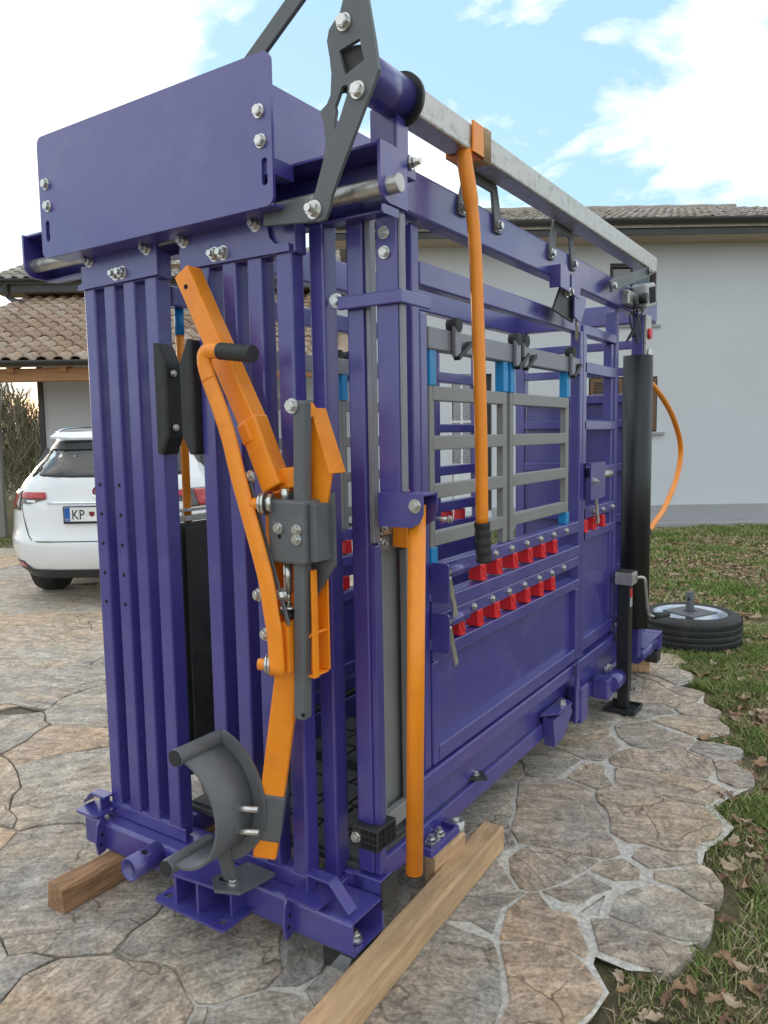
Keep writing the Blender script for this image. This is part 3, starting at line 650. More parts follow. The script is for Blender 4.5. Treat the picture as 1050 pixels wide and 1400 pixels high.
gl = head_gate(bars_l, outl, [(123, 357), (201, 340), (159, 375), (168, 373)], -0.665, 1)
for x_ in (-0.961, -0.87):
    for z_ in (1.242, 1.151, 1.06, 0.968, 0.877): bolt((x_, 0.0495, z_), FR, gl, DISC, 1.0, 'hole_shade_disc')
orr = [aty(px, py, 0.045) for px, py in ((397, 343), (396, 332), (388, 333), (378, 334), (370, 326), (367, 312), (365, 285))]
outr = [(p.x, p.z) for p in orr] + [(-0.252, 1.97), (-0.556, 1.97), (-0.556, 1.832)]
gr_ = head_gate(bars_r, outr, [(252, 330), (350, 307), (294, 348), (306, 346)], -0.509, -1)

# ---- linkage plate and pivot
YL = -0.002
ze = lambda x, y: (300+x*0.30476, y*0.30476)
lp = [(590, -110), (565, -20), (548, 55), (497, 138), (488, 190), (500, 262), (508, 335), (504, 430), (488, 470), (458, 503), (474, 560), (483, 640), (470, 730), (436, 860), (410, 935), (420, 975), (447, 998), (478, 985), (495, 945), (508, 880), (560, 735), (640, 525), (720, 312), (700, 170), (668, -20), (660, -110)]
out = []
for x, y in lp:
    p = aty(*ze(x, y), YL); out.append((p.x, p.z))
hole = [tuple((lambda p: (p.x, p.z))(aty(*ze(x, y), YL))) for x, y in ((543, 232), (634, 176), (655, 272), (570, 340))]
slt = [tuple((lambda p: (p.x, p.z))(aty(*ze(x, y), YL))) for x, y in ((575, 382), (582, 395), (580, 420), (548, 525), (527, 580), (520, 582), (519, 560), (528, 500), (524, 480), (545, 420), (556, 390))]
link = B().plate(out, [hole, slt], (0, YL+0.005, 0), (1, 0, 0), (0, 0, 1), 0.01).obj('linkage_plate', 'grey', crush)
for x, y in ((560, 100), (622, 405)): bolt(aty(*ze(x, y), YL-0.007), FR, link, BOLT, 1.15)
pb = aty(430, 287, YL-0.006); bolt(pb, FR, link, NUT, 1.3)
B().bar((pb.x+0.012, 0.014, pb.z), (pb.x-0.17, 0.014, pb.z+0.018), 0.012, 0.046, b=0.002).obj('link_bar', 'grey', crush)
a0, a1 = aty(340, 90, 0.02), aty(408, -5, 0.02); dd = (a1-a0).normalized()
B().bar(a0-dd*0.25, a1+dd*0.12, 0.012, 0.042, up=(0.8, 0, 0.6), b=0.002).obj('upper_link_bar', 'grey', crush)
PX, PZ = 0.048, 2.178
B().cyl((PX, 0.014, PZ), (PX, 0.205, PZ), 0.05, 36).obj('pivot_tube', 'purple', crush)
B().box(PX-0.044, PX+0.044, 0.0075, 0.0125, PZ-0.044, PZ+0.044, 0.001).obj('hole_shade_plate', 'darksteel', crush)  # dark plate added behind the square hole to stand for shade inside
B().cyl((PX, 0.2, PZ), (PX, 0.214, PZ), 0.064, 36).obj('pivot_flange', 'black', crush)
tw = B().box(-0.018, 0.0555, 0.168, 0.205, 1.95, 2.16, 0.004)
tower = tw.obj('tower', 'purple', crush)
B().plate([(0.166, 1.97), (0.215, 1.97), (0.215, 2.165), (0.166, 2.165)], [], (0.056, 0, 0), (0, 1, 0), (0, 0, 1), 0.006).obj('tower_plate', 'purple', tower)
B().box(0.0625, 0.085, 0.17, 0.212, 1.985, 2.04, 0.003).obj('tower_ear', 'purple', tower)
B().cyl((0.06, 0.185, 2.02), (0.115, 0.185, 2.02), 0.008, 14).obj('pin', 'zinc', tower)
bolt((0.088, 0.185, 2.02), RT, tower, NUT, 1.0)
# galvanised square bar, hanging lever
rail = B().box(PX-0.036, PX+0.036, 0.215, 2.50, PZ-0.036, PZ+0.036, 0.006).obj('galvanised_rail', 'galv', crush)
lv = [atx(px, py, x_) for px, py, x_ in ((634, 200, 0.062), (636, 225, 0.068), (645, 285, 0.08), (650, 350, 0.09), (653, 430, 0.098), (656, 530, 0.105), (658, 620, 0.108), (659, 718, 0.11))]
lever = B().sweep(smooth(lv), [0.021]*12+[0.018]*40, n=16, up=(1, 0, 0)).obj('hanging_lever', 'orange', crush)
gpz = [atx(659, 714, 0.11), atx(662, 768, 0.11)]
gs = B(); k = 9
pts = [gpz[0].lerp(gpz[1], i/(4*k)) for i in range(4*k+1)]
gs.sweep(pts, [0.0225+0.0010*math.sin(i*math.pi/4) for i in range(4*k+1)], n=16, up=(1, 0, 0)).obj('lever_grip', 'rubber', lever)
yc = atx(652, 192, PX+0.036).y
B().box(PX-0.043, PX+0.043, yc-0.035, yc+0.03, PZ-0.043, PZ-0.037, 0.001).box(PX+0.037, PX+0.043, yc-0.035, yc+0.03, PZ-0.043, PZ+0.043, 0.001).box(PX-0.043, PX-0.037, yc-0.035, yc+0.03, PZ-0.043, PZ+0.043, 0.001).obj('lever_clamp', 'orange', lever)
for i in range(5):
    y_ = yc+0.036+i*0.009; e = random.uniform(-.004, .004)
    B().sweep([Vector((PX+a*0.042, y_+e*b_, PZ+b_*0.042)) for a, b_ in ((-1, -1), (1, -1), (1, 1), (-1, 1), (-1, -1))], 0.0042, n=6, up=(0, 1, 0)).obj('cord_turn', 'rope', lever)
# strut at the far end of the rail and the weigher
B().bar((0.03, 1.93, 2.0), (PX+0.03, 2.38, PZ-0.045), 0.01, 0.05, b=0.002).obj('rail_strut', 'grey', crush)
bolt((0.037, 1.955, 2.005), RT, crush, BOLT, 1.1); bolt((0.088, 2.36, PZ-0.05), RT, crush, BOLT, 1.1)
wb = B().bar((0.035, 2.37, 2.015), (0.035, 2.55, 2.05), 0.07, 0.115, b=0.012)
wg = wb.obj('weigh_display', 'whiteplastic', crush)
B().bar((0.0708, 2.42, 2.025), (0.0708, 2.53, 2.047), 0.002, 0.075, b=0).obj('screen', 'hole', wg)
B().box(-0.02, 0.03, 2.22, 2.36, 1.965, 2.03, 0.006).obj('display_mount', 'galv', wg)
B().cyl((0.05, 2.33, 2.0), (0.085, 2.33, 2.0), 0.025, 18).obj('knob', 'black', wg)
for k in range(5):
    y_ = 2.28+0.015*k
    B().sweep(smooth([(0.02, y_, 2.02), (0.05, y_+0.02, 1.93-0.02*k), (0.04, y_-0.02, 1.84-0.01*k), (0.02, y_+0.05*((k % 3)-1), 1.80+0.04*k), (0.06, 2.36, 1.95)]), 0.004, n=6, up=(0, 0, 1)).obj('cable', 'black', wg)

# ---- posts at the front right
pA = B().box(-0.178, -0.131, 0.12, 0.176, 0.19, 1.944, 0.006).obj('frame_post', 'purple', crush)
B().box(-0.20, -0.11, 0.105, 0.195, 0.172, 0.192, 0.003).obj('weld_plate', 'purple', pA)
B().box(-1.235, -1.188, 0.12, 0.176, 1.2, 1.944, 0.006)
pB = B().box(-0.084, -0.034, 0.15, 0.185, 0.218, 1.944, 0.005).obj('door_post', 'purple', crush)
B().box(-0.0335, -0.014, 0.155, 0.185, 0.218, 1.10, 0.003).obj('post_edge', 'purple', pB)
B().box(-0.0335, -0.018, 0.158, 0.185, 1.105, 1.93, 0.003).obj('pale_edge_strip', 'hang', pB)  # pale strip stands in for the bright gap between the posts
pC = B().box(0.010, 0.072, 0.142, 0.168, 1.20, 1.903, 0.004).obj('lever_post', 'purple', crush)
B().box(0.0725, 0.080, 0.145, 0.168, 1.24, 1.90, 0.002).obj('pale_edge_strip', 'hang', pC)  # pale grey put in for the light strip beside this post
for px, py in ((525, 318), (526, 345)): bolt(aty(px, py, 0.140), FR, pC, BOLT, 0.95)
cl = B().box(-0.098, 0.088, 0.128, 0.141, 1.690, 1.722, 0.003).box(0.081, 0.090, 0.13, 0.27, 1.690, 1.722, 0.003).obj('post_clamp', 'purple', crush)
bolt((-0.108, 0.14, 1.716), FR, cl, BOLT, 1.1)
ub = B().plate([(0.012, 1.155), (0.012, 1.238), (0.140, 1.238), (0.140, 1.190), (0.128, 1.166), (0.108, 1.155)], [], (0, 0.137, 0), (1, 0, 0), (0, 0, 1), 0.006)
ub.plate([(0.012, 1.155), (0.012, 1.238), (0.140, 1.238), (0.140, 1.190), (0.128, 1.166), (0.108, 1.155)], [], (0, 0.205, 0), (1, 0, 0), (0, 0, 1), 0.006)
ub.box(0.012, 0.139, 0.138, 0.198, 1.231, 1.239, 0.002).box(0.012, 0.02, 0.138, 0.198, 1.156, 1.231, 0.001)
brk = ub.obj('lever_bracket', 'purple', crush)
bolt(aty(568, 692, 0.130), FR, brk, BOLT, 1.05)
t0, t1 = aty(570, 690, 0.168), aty(566.5, 1193, 0.168)
lev = B().cyl(t0, t1, 0.0225, 28).obj('drop_lever', 'orange', crush)
B().cyl(t1+Vector((0, 0, -0.004)), t1+Vector((0, 0, 0.004)), 0.021, 28).obj('end_cap', 'black', lev)
q0, q1 = aty(547, 700, 0.26), aty(548, 748, 0.26)
B().bar(q0+Vector((0.005, 0, 0.06)), q1, 0.012, 0.045, up=(1, 0, 0), b=0.002).obj('lever_link', 'orange', lev)
q2, q3 = aty(551, 612, 0.26), aty(551, 700, 0.26)
B().bar(q2, q3, 0.012, 0.02, up=(1, 0, 0), b=0.002).obj('lever_strip', 'orange', lev)

# ---- short door by the head gate: grey pressed panel
def front_door(T, panel, right):
    y0, y1, z0, z1 = 0.192, 0.372, 0.30, 1.115
    f = B(T); x0, x1 = -0.06, -0.036
    f.box(x0, x1, y0, y0+0.032, z0, z1, 0.003).box(x0, x1, y1-0.032, y1, z0, z1, 0.003)
    f.box(x0, x1, y0+0.032, y1-0.032, z1-0.04, z1, 0.003).box(x0, x1, y0+0.032, y1-0.032, z0, z0+0.05, 0.003)
    d = f.obj('side_door', panel, crush)
    B(T).box(-0.085, -0.076, y0+0.005, y1-0.005, z0+0.01, z1-0.01, 0.001).obj('door_panel', panel, d)
    B(T).box(x0-0.02, x1+0.003, y1+0.002, y1+0.016, z0, z1-0.1, 0.002).obj('seal_or_shade_strip', 'rubber', d)
    B(T).box(x0, x1+0.012, y0-0.004, y1+0.03, 1.150, 1.160, 0.001).obj('hinge_plate', 'galv', d)
    B(T).bar((-0.042, y0+0.01, 1.128), (-0.042, y1+0.01, 1.128), 0.03, 0.018, b=0.002).obj('top_bar', 'galv', d)
    if right:
        bolt((-0.031, 0.205, 1.10), RT, d, NUT, 0.9); bolt((-0.031, 0.205, 1.14), RT, d, NUT, 0.9)
        e = B().cyl((-0.02, 0.285, 1.10), (-0.006, 0.285, 1.10), 0.026, 20).obj('ear', 'black', d); bolt((-0.005, 0.285, 1.10), RT, e, NUT, 0.95)
    return d
fd = front_door(None, 'grille', True)
bu = B().box(-0.086, -0.002, 0.122, 0.149, 0.298, 0.358, 0.004).box(-0.033, -0.002, 0.149, 0.215, 0.298, 0.358, 0.004)
bumper = bu.obj('bumper_block', 'rubber', crush)
gb = B()
for i in range(4):
    for j in range(3):
        gb.box(-0.052+i*0.0125, -0.043+i*0.0125, 0.1205, 0.123, 0.304+j*0.018, 0.317+j*0.018, 0)
        if i < 4: gb.box(-0.0025, -0.0005, 0.130+i*0.021, 0.144+i*0.021, 0.304+j*0.018, 0.317+j*0.018, 0)
gb.obj('bumper_pocket', 'hole', bumper)
bolt((-0.068, 0.121, 0.328), FR, bumper, BOLT, 0.9)

# ---- the two long sides
red_y1 = [atx(px, 760, -0.02).y for px in (664, 686, 708, 728, 746, 762)]
red_y2 = [atx(px, 830, -0.02).y for px in (634.5, 660, 683, 705, 725, 743, 759)]
dom_y1 = [atx(px, 740, -0.03).y for px in (677, 699, 720, 738.7, 756.5, 773.7)]
dom_y2 = [atx(px, 810, -0.03).y for px in (647.4, 672.7, 695.3, 716.4, 736.5, 753.6, 769.8)]
def red_mesh():
    b = B(); w, h, d = 0.042, 0.054, 0.048
    def g(t):
        lo = [(0, -w/2), (d, -w/2), (d, w/2), (0, w/2)]; k = 0.92
        A_ = [t.verts.new((x, y, -h/2)) for x, y in lo]; C_ = [t.verts.new((x*0.93, y*k, h/2)) for x, y in lo]
        t.faces.new(A_[::-1]); t.faces.new(C_)
        for i in range(4): t.faces.new((A_[i], A_[(i+1) % 4], C_[(i+1) % 4], C_[i]))
        bmesh.ops.bevel(t, geom=list(t.edges), offset=0.0025, segments=1, affect='EDGES')
    b._add(g)
    for sgn in (1, -1): b.bar((d-0.001, -sgn*w*0.36, -h*0.38), (d*0.94, sgn*w*0.33, h*0.38), 0.0045, 0.005, up=(1, 0, 0.2), b=0.001)
    b.box(d*0.97-0.002, d+0.0025, -w/2+0.003, w/2-0.003, -h/2, -h/2+0.005, 0.001)
    me = bpy.data.meshes.new('red'); b.bm.to_mesh(me); b.bm.free(); me.materials.append(M['red']); return me
RED = red_mesh()
def red(T, y, z, parent, left):
    p = Vector((-0.073, y, z)); o = place('red_stop', RED, Vector(T(p)) if T else p, parent)
    if left: o.rotation_euler = (0, 0, math.pi)
def side(T, left):
    P = lambda: B(T)
    tp = (lambda c: Vector(T(Vector(c)))) if T else (lambda c: Vector(c))
    ax = (-1, 0, 0) if left else RT
    top = P().box(-0.053, 0.0, 0.205, 2.86, 1.95, 2.066, 0.007).obj('top_beam', 'purple', crush)
    P().box(-0.07, -0.03, 0.42, 1.734, 1.787, 1.853, 0.005).obj('upper_rail', 'purple', crush)
    P().box(-0.08, -0.03, 0.376, 0.417, 0.30, 1.945, 0.006).obj('corner_post', 'purple', crush)
    P().box(-0.078, -0.034, 0.424, 0.466, 0.392, 1.72, 0.006).obj('gate_stile', 'purple', crush)
    P().box(-0.076, -0.03, 1.736, 1.768, 0.39, 1.80, 0.006).obj('gate_stile', 'purple', crush)
    P().box(-0.078, -0.03, 1.773, 1.806, 0.39, 1.83, 0.006).obj('gate_stile', 'purple', crush)
    P().box(-0.09, -0.036, 2.257, 2.30, 0.39, 1.945, 0.006).obj('gate_stile', 'purple', crush)
    sill = P().box(-0.075, -0.024, 0.378, 2.86, 0.336, 0.3885, 0.005).obj('side_sill', 'purple', crush)
    P().box(-0.10, -0.074, 0.40, 2.86, 0.2095, 0.318, 0.004).obj('skirt', 'purple', sill); P().box(-0.094, -0.060, 0.40, 2.86, 0.319, 0.3355, 0.002).obj('seal_or_shade_strip', 'rubber', sill)  # black strip put in for the shadow gap under the sill
    hr = P().box(-0.072, -0.032, 0.467, 1.735, 1.62, 1.683, 0.004).obj('hang_rail', 'hang', crush)
    for y_ in (0.60, 1.045, 1.115, 1.60):
        k = P().box(-0.031, -0.016, y_, y_+0.038, 1.606, 1.70, 0.004).obj('hanger', 'hang', hr)
        P().cyl((-0.05, y_+0.02, 1.70), (-0.014, y_+0.02, 1.70), 0.021, 16).obj('hanger_roller', 'rubber', k)
        P().bar((-0.022, y_+0.015, 1.602), (-0.022, y_+0.105, 1.655), 0.022, 0.014, b=0.003).obj('hanger_hook', 'black', k)
    for (ya, yb) in ((0.483, 1.02), (1.046, 1.632)):
        st = P().box(-0.066, -0.041, ya, ya+0.03, 1.0, 1.63, 0.003).obj('grille_panel', 'grille', crush)
        P().box(-0.066, -0.041, yb-0.035, yb, 1.0, 1.63, 0.003).obj('grille_stile', 'grille', st)
        for z in (1.497, 1.354, 1.212, 1.072):
            P().box(-0.067, -0.0395, ya+0.019, yb-0.012, z-0.021, z+0.021, 0.003).obj('grille_rail', 'grille', st)
        for yy in (ya, yb-0.035):
            P().box(-0.070, -0.037, yy-0.003, yy+0.036, 1.5185, 1.622, 0.003).obj('blue_sleeve', 'blue', st)
        P().box(-0.070, -0.037, (ya if ya < 1 else yb-0.035)-0.003, (ya if ya < 1 else yb-0.035)+0.036, 1.0, 1.05, 0.003).obj('blue_sleeve', 'blue', st)
    # two bars of red stops
    for (ys, ds, zt0, zt1, zb0, zb1) in ((red_y1, dom_y1, 0.953, 1.0, 0.850, 0.897), (red_y2, dom_y2, 0.806, 0.849, 0.712, 0.752)):
        tb = P().box(-0.064, -0.03, 0.468, 1.734, zt0, zt1, 0.004).obj('stop_rail', 'purple', crush)
        P().box(-0.085, -0.026, 0.468, 1.734, zb0, zb1, 0.004).obj('ledge_rail', 'purple', tb)
        for y in ys: red(T, y, (zt0+zb1)/2+0.004, tb, left)
        for y in ds: bolt(tp((-0.029, y, (zt0+zt1)/2)), ax, tb, DOME, 1.15)
        if not left:
            lt = P().plate(rrect(-0.03, 0.029, zt0-0.058, zt0+0.058, 0.01), [], (0, 0.4675, 0), (1, 0, 0), (0, 0, 1), 0.007).obj('latch_plate', 'purple', tb)
            P().cyl((-0.002, 0.468, zt0+0.022), (-0.002, 0.53, zt0+0.022), 0.012, 16).obj('latch_pin', 'zinc', lt)
            P().cyl((-0.008, 0.522, zt0+0.022), (-0.008, 0.635, zt0+0.022), 0.019, 20).obj('latch_sleeve', 'purple', lt)
            P().bar((0.012, 0.493, zt0+0.012), (0.012, 0.535, zt0-0.11), 0.009, 0.02, up=(0, 1, 0), b=0.003).obj('latch_handle', 'zinc', lt)
    pn = P().box(-0.062, -0.054, 0.49, 1.71, 0.44, 0.715, 0.001).obj('lower_panel', 'purple', crush)
    P().box(-0.075, -0.03, 0.468, 0.503, 0.397, 0.711, 0.004).obj('panel_stile', 'purple', pn)
    P().box(-0.075, -0.03, 1.70, 1.734, 0.397, 0.711, 0.004).obj('panel_stile', 'purple', pn)
    P().box(-0.075, -0.03, 0.504, 1.699, 0.397, 0.449, 0.004).obj('panel_rail', 'purple', pn)
    # rear side door
    rd = P().box(-0.062, -0.052, 1.80, 2.262, 0.43, 0.91, 0.001).obj('rear_side_door', 'purple', crush)
    for z0, z1 in ((1.79, 1.832), (1.628, 1.677), (1.386, 1.427), (1.176, 1.222), (0.998, 1.046), (0.902, 0.944), (0.412, 0.47)):
        P().box(-0.078, -0.034, 1.807, 2.256, z0, z1, 0.004).obj('door_rail', 'purple', rd)
    P().box(-0.075, -0.034, 1.807, 1.83, 0.471, 1.789, 0.003).obj('door_stile', 'purple', rd)
    P().box(-0.085, -0.045, 2.215, 2.256, 0.471, 1.789, 0.003).obj('door_stile', 'purple', rd)
    for px in (804, 815.5, 828): red(T, atx(px, 712, -0.02).y, 0.968, rd, left)
    for px in (812.6, 825, 838): bolt(tp((-0.033, atx(px, 700, -0.03).y, 1.02)), ax, rd, DOME, 1.15)
    if not left:
        lt = P().plate(rrect(1.79, 1.99, 1.085, 1.245, 0.012), [], (-0.004, 0, 0), (0, 1, 0), (0, 0, 1), 0.006).box(-0.03, 0.0, 1.79, 1.93, 1.238, 1.245, 0.001).box(-0.03, 0.0, 1.79, 1.93, 1.085, 1.092, 0.001).obj('latch_plate', 'purple', rd)
        P().cyl((-0.012, 1.98, 1.185), (-0.012, 2.10, 1.185), 0.017, 18).obj('latch_pin', 'galv', lt)
        P().bar((-0.012, 1.90, 1.09), (-0.01, 1.93, 0.97), 0.01, 0.024, up=(0, 1, 0), b=0.003).obj('latch_handle', 'zinc', lt)
        bolt((0.003, 1.825, 1.165), RT, lt, NUT, 1.0)
        # lifting lugs on the top beam
        for (ya, yb) in ((0.578, 0.868), (1.275, 1.555)):
            zA, zB = 2.005, 2.158
            oL = [(ya, zA), (ya, zA+0.03), (ya+0.045, zB-0.012), (ya+0.06, zB), (yb-0.055, zB), (yb-0.035, zB-0.018), (yb, zA+0.03), (yb, zA), (yb-0.048, zA), (yb-0.052, zA+0.03), (yb-0.068, zB-0.04), (ya+0.078, zB-0.04), (ya+0.052, zA+0.03), (ya+0.048, zA)]
            lug = P().plate(oL, [], (0.001, 0, 0), (0, 1, 0), (0, 0, 1), 0.009).obj('lifting_lug', 'grey', top)
            for yy in (ya+0.024, yb-0.024): bolt((0.0105, yy, zA+0.022), RT, lug, BOLT, 1.0)
        # bent hooks over the hinge
        P().plate([(1.30, 1.905), (1.30, 1.985), (1.355, 1.995), (1.395, 1.965), (1.395, 1.90)], [], (0.035, 0, 0), (0, 1, 0), (0, 0, 1), 0.008).box(0.0, 0.036, 1.30, 1.308, 1.905, 1.985, 0.001).obj('hook_plate', 'purple', top)
        P().plate([(1.43, 1.90), (1.43, 1.97), (1.49, 1.972), (1.535, 1.94), (1.52, 1.89)], [], (0.03, 0, 0), (0, 1, 0), (0, 0, 1), 0.008).box(0.0, 0.031, 1.43, 1.438, 1.90, 1.965, 0.001).obj('hook_plate', 'purple', top)
        hp = P().plate([(1.29, 1.825), (1.37, 1.92), (1.47, 1.925), (1.545, 1.885), (1.50, 1.80)], [], (0.012, 0, 0), (0, 1, 0), (0, 0, 1), 0.008).obj('hinge_cover', 'black', crush)
        bolt((0.021, 1.42, 1.905), RT, hp, NUT, 1.3)
        P().plate([(1.47, 1.82), (1.47, 1.90), (1.60, 1.905), (1.60, 1.875), (1.54, 1.80)], [], (0.03, 0, 0), (0, 1, 0), (0, 0, 1), 0.006).obj('hinge_wing', 'purple', hp)
        P().cyl((0.0, 1.60, 1.74), (0.0, 1.60, 1.90), 0.007, 12).obj('hinge_pin', 'zinc', hp)
        P().cyl((-0.025, 0.455, 1.14), (0.035, 0.455, 1.14), 0.006, 12).obj('stud', 'zinc', crush)
        bolt((0.036, 0.455, 1.14), RT, crush, BOLT, 0.7)
side(None, False)
MIR = lambda c: (-0.83-c.x, c.y, c.z)
side(MIR, True)
front_door(MIR, 'darksteel', False)
# orange squeeze post with blue sleeve seen between the head gates
sq = B(MIR).cyl((-0.03, 0.25, 1.09), (-0.03, 0.25, 1.70), 0.013, 16).obj('squeeze_post', 'orange', crush)
B(MIR).cyl((-0.03, 0.25, 1.70), (-0.03, 0.25, 1.78), 0.0145, 16).obj('blue_sleeve', 'blue', sq)
B(MIR).box(-0.06, -0.02, 0.20, 0.42, 1.78, 1.84, 0.004).obj('cross_tie', 'purple', sq)

# ---- rear end: frame, slatted gate, black cover, curved lever
rf = B().box(-0.80, -0.03, 2.80, 2.86, 1.951, 2.06, 0.006).obj('rear_header', 'purple', crush)
B().box(-0.10, -0.04, 2.80, 2.86, 0.211, 1.95, 0.006).obj('rear_post', 'purple', rf)
B().box(-0.79, -0.73, 2.80, 2.86, 0.211, 1.95, 0.006).obj('rear_post', 'purple', rf)
rg = B().box(-0.725, -0.105, 2.82, 2.83, 0.30, 1.56, 0.002).obj('rear_gate', 'purple', crush)
for z in (0.34, 0.62, 0.90, 1.18, 1.42, 1.555):
    B().bar((-0.725, 2.80, z), (-0.105, 2.80, z), 0.035, 0.05, b=0.006).obj('gate_rib', 'purple', rg)
for z in (1.70, 1.84): B().box(-0.725, -0.105, 2.79, 2.83, z-0.022, z+0.022, 0.004).obj('gate_rail', 'purple', rg)
for x_ in (-0.42,): B().box(x_-0.025, x_+0.025, 2.784, 2.799, 0.31, 1.85, 0.004).obj('gate_stile', 'purple', rg)
c0 = aty(868, 487, 2.52); c1 = aty(871, 856, 2.52)
cx_ = (c0.x+c1.x)/2
cov = []
for a in range(-100, 101, 10): cov.append((0.072*math.sin(rad(a)), 0.072*math.cos(rad(a))))
cvr = B()
for i in range(len(cov)-1):
    a, b_ = cov[i], cov[i+1]
n_ = len(cov)
def _cov(t):
    for z0, z1 in ((c1.z, c0.z),):
        V1 = [[t.verts.new((cx_+k*p[0], 2.52-k*p[1], z)) for p in cov] for k in (1, 0.93) for z in (z0, z1)]
        for i in range(n_-1):
            for (A, B_) in ((V1[0], V1[1]), (V1[3], V1[2])):
                f = t.faces.new((A[i], A[i+1], B_[i+1], B_[i])); f.smooth = True
            t.faces.new((V1[0][i], V1[2][i], V1[2][i+1], V1[0][i+1])); t.faces.new((V1[1][i], V1[1][i+1], V1[3][i+1], V1[3][i]))
        for i in (0, n_-1): t.faces.new((V1[0][i], V1[1][i], V1[3][i], V1[2][i]))
cvr._add(_cov); cover = cvr.obj('curved_cover', 'black', crush)
cp = B().box(cx_-0.03, cx_+0.03, 2.50, 2.56, 0.21, 1.95, 0.005).obj('cover_post', 'purple', crush)
B().box(cx_+0.032, cx_+0.042, 2.50, 2.60, 1.55, 1.95, 0.002).obj('slide_plate', 'galv', cp)
for z in (1.86, 1.76, 1.66):
    B().cyl((cx_+0.043, 2.55, z), (cx_+0.055, 2.55, z), 0.026, 18).obj('guide_roller', 'red' if z != 1.76 else 'zinc', cp)
hs_ = [atx(px, py, 0.0) for px, py in ((883, 517), (888, 522), (905, 543), (919, 568), (929, 600), (930, 628), (923, 660), (908, 695), (895, 714), (887, 726))]
hl = B().sweep(smooth(hs_), 0.0155, n=14, up=(1, 0, 0)).obj('curved_lever', 'orange', crush)
B().sweep([hs_[-1], hs_[-1].lerp(hs_[-2], -0.4), hs_[-1].lerp(hs_[-2], -0.8)], 0.0185, n=14, up=(1, 0, 0)).obj('lever_grip', 'rubber', hl)

# ---- orange lock mechanism on the right head gate
YO = -0.03
u0, u1 = aty(246.5, 370.5, YO), aty(342, 590, YO)
ob = B().bar(u0+Vector((0, .025, 0)), u1+Vector((0, .025, 0)), 0.05, 0.056, up=(1, 0, 0.5), b=0.004).obj('lock_arm', 'orange', crush)
bolt(aty(254, 392, YO-0.0005), FR, ob, DISC, 1.1, 'hole_shade_disc')
w0, w1 = aty(336, 573, YO-0.006), aty(371, 668, YO-0.006)
B().bar(w0+Vector((0, .022, 0)), w1+Vector((0, .022, 0)), 0.05, 0.062, up=(1, 0, 0.5), b=0.005).obj('arm_knuckle', 'orange', ob)
B().bar(w0+Vector((-.012, .004, -0.01)), w0+Vector((0.010, 0.004, -0.06)), 0.022, 0.036, up=(1, 0, 0.5), b=0.006).obj('arm_gusset', 'orange', ob)
YH = -0.08
hp_ = [aty(px, py, YH) for px, py in ((281, 503), (286, 520), (294, 541), (304, 570), (313.5, 601), (327, 657), (344.5, 720), (356, 762), (364, 795), (371, 840), (375.5, 868), (379, 922))]
han = B().sweep(smooth(hp_, 4), 0.0235, 0.011, n=14, up=(0, 1, 0)).obj('lock_handle', 'orange', crush)
g0, g1 = aty(301, 480, YH), aty(346, 484, YH)
bend = smooth([hp_[1], hp_[0], aty(279.5, 494, YH), aty(280, 485, YH), aty(286, 479.5, YH), g0], 5)
B().sweep(bend, [0.0235-0.0045*i/(len(bend)-1) for i in range(len(bend))], [0.012+0.006*i/(len(bend)-1) for i in range(len(bend))], n=14, up=(0, 1, 0)).obj('handle_bend', 'orange', han)
pts = [g0.lerp(g1, i/28) for i in range(29)]
B().sweep(pts, [0.0205+0.0006*math.sin(i*math.pi/2) for i in range(29)], n=16, up=(0, 1, 0)).obj('handle_grip', 'rubber', han)
# back plate
bp = B().box(-0.235, -0.122, 0.022, 0.046, 0.79, 1.30, 0.003).obj('lock_back_plate', 'orange', crush)
B().box(-0.215, -0.20, -0.03, 0.021, 0.80, 1.24, 0.002).obj('side_flange', 'orange', bp)
ch = B().box(-0.121, -0.115, -0.025, 0.04, 0.80, 1.06, 0.001).box(-0.082, -0.076, -0.025, -0.006, 0.795, 1.06, 0.001).box(-0.1145, -0.0825, -0.025, 0.04, 0.795, 0.801, 0.001)
ch.bar((-0.1145, 0.008, 0.875), (-0.0825, 0.008, 0.905), 0.006, 0.062, up=(0, 1, 0), b=0.001); ch.box(-0.1145, -0.0765, 0.034, 0.040, 0.802, 1.06, 0.001); ch.box(-0.1145, -0.0825, -0.012, -0.006, 0.92, 1.06, 0.001); ch.obj('lock_channel', 'orange', bp)
tri = [aty(px, py, 0.0) for px, py in ((418, 560), (423, 558), (451, 648), (445, 690), (417, 690))]
B().plate([(p.x, p.z) for p in tri], [], (0, 0.012, 0), (1, 0, 0), (0, 0, 1), 0.008).obj('lock_ear', 'orange', bp)
B().bar(tri[1]+Vector((0, .03, 0)), tri[2]+Vector((0, .03, 0)), 0.06, 0.007, up=(1, 0, 0.3), b=0.001).obj('ear_flange', 'orange', bp)
B().bar(aty(385, 655, 0.0), aty(420, 650, 0.0), 0.03, 0.05, b=0.004).obj('ear_web', 'orange', bp)
B().cyl(aty(421, 560, -0.02), aty(421, 560, 0.02), 0.019, 20).obj('roller', 'orange', bp)
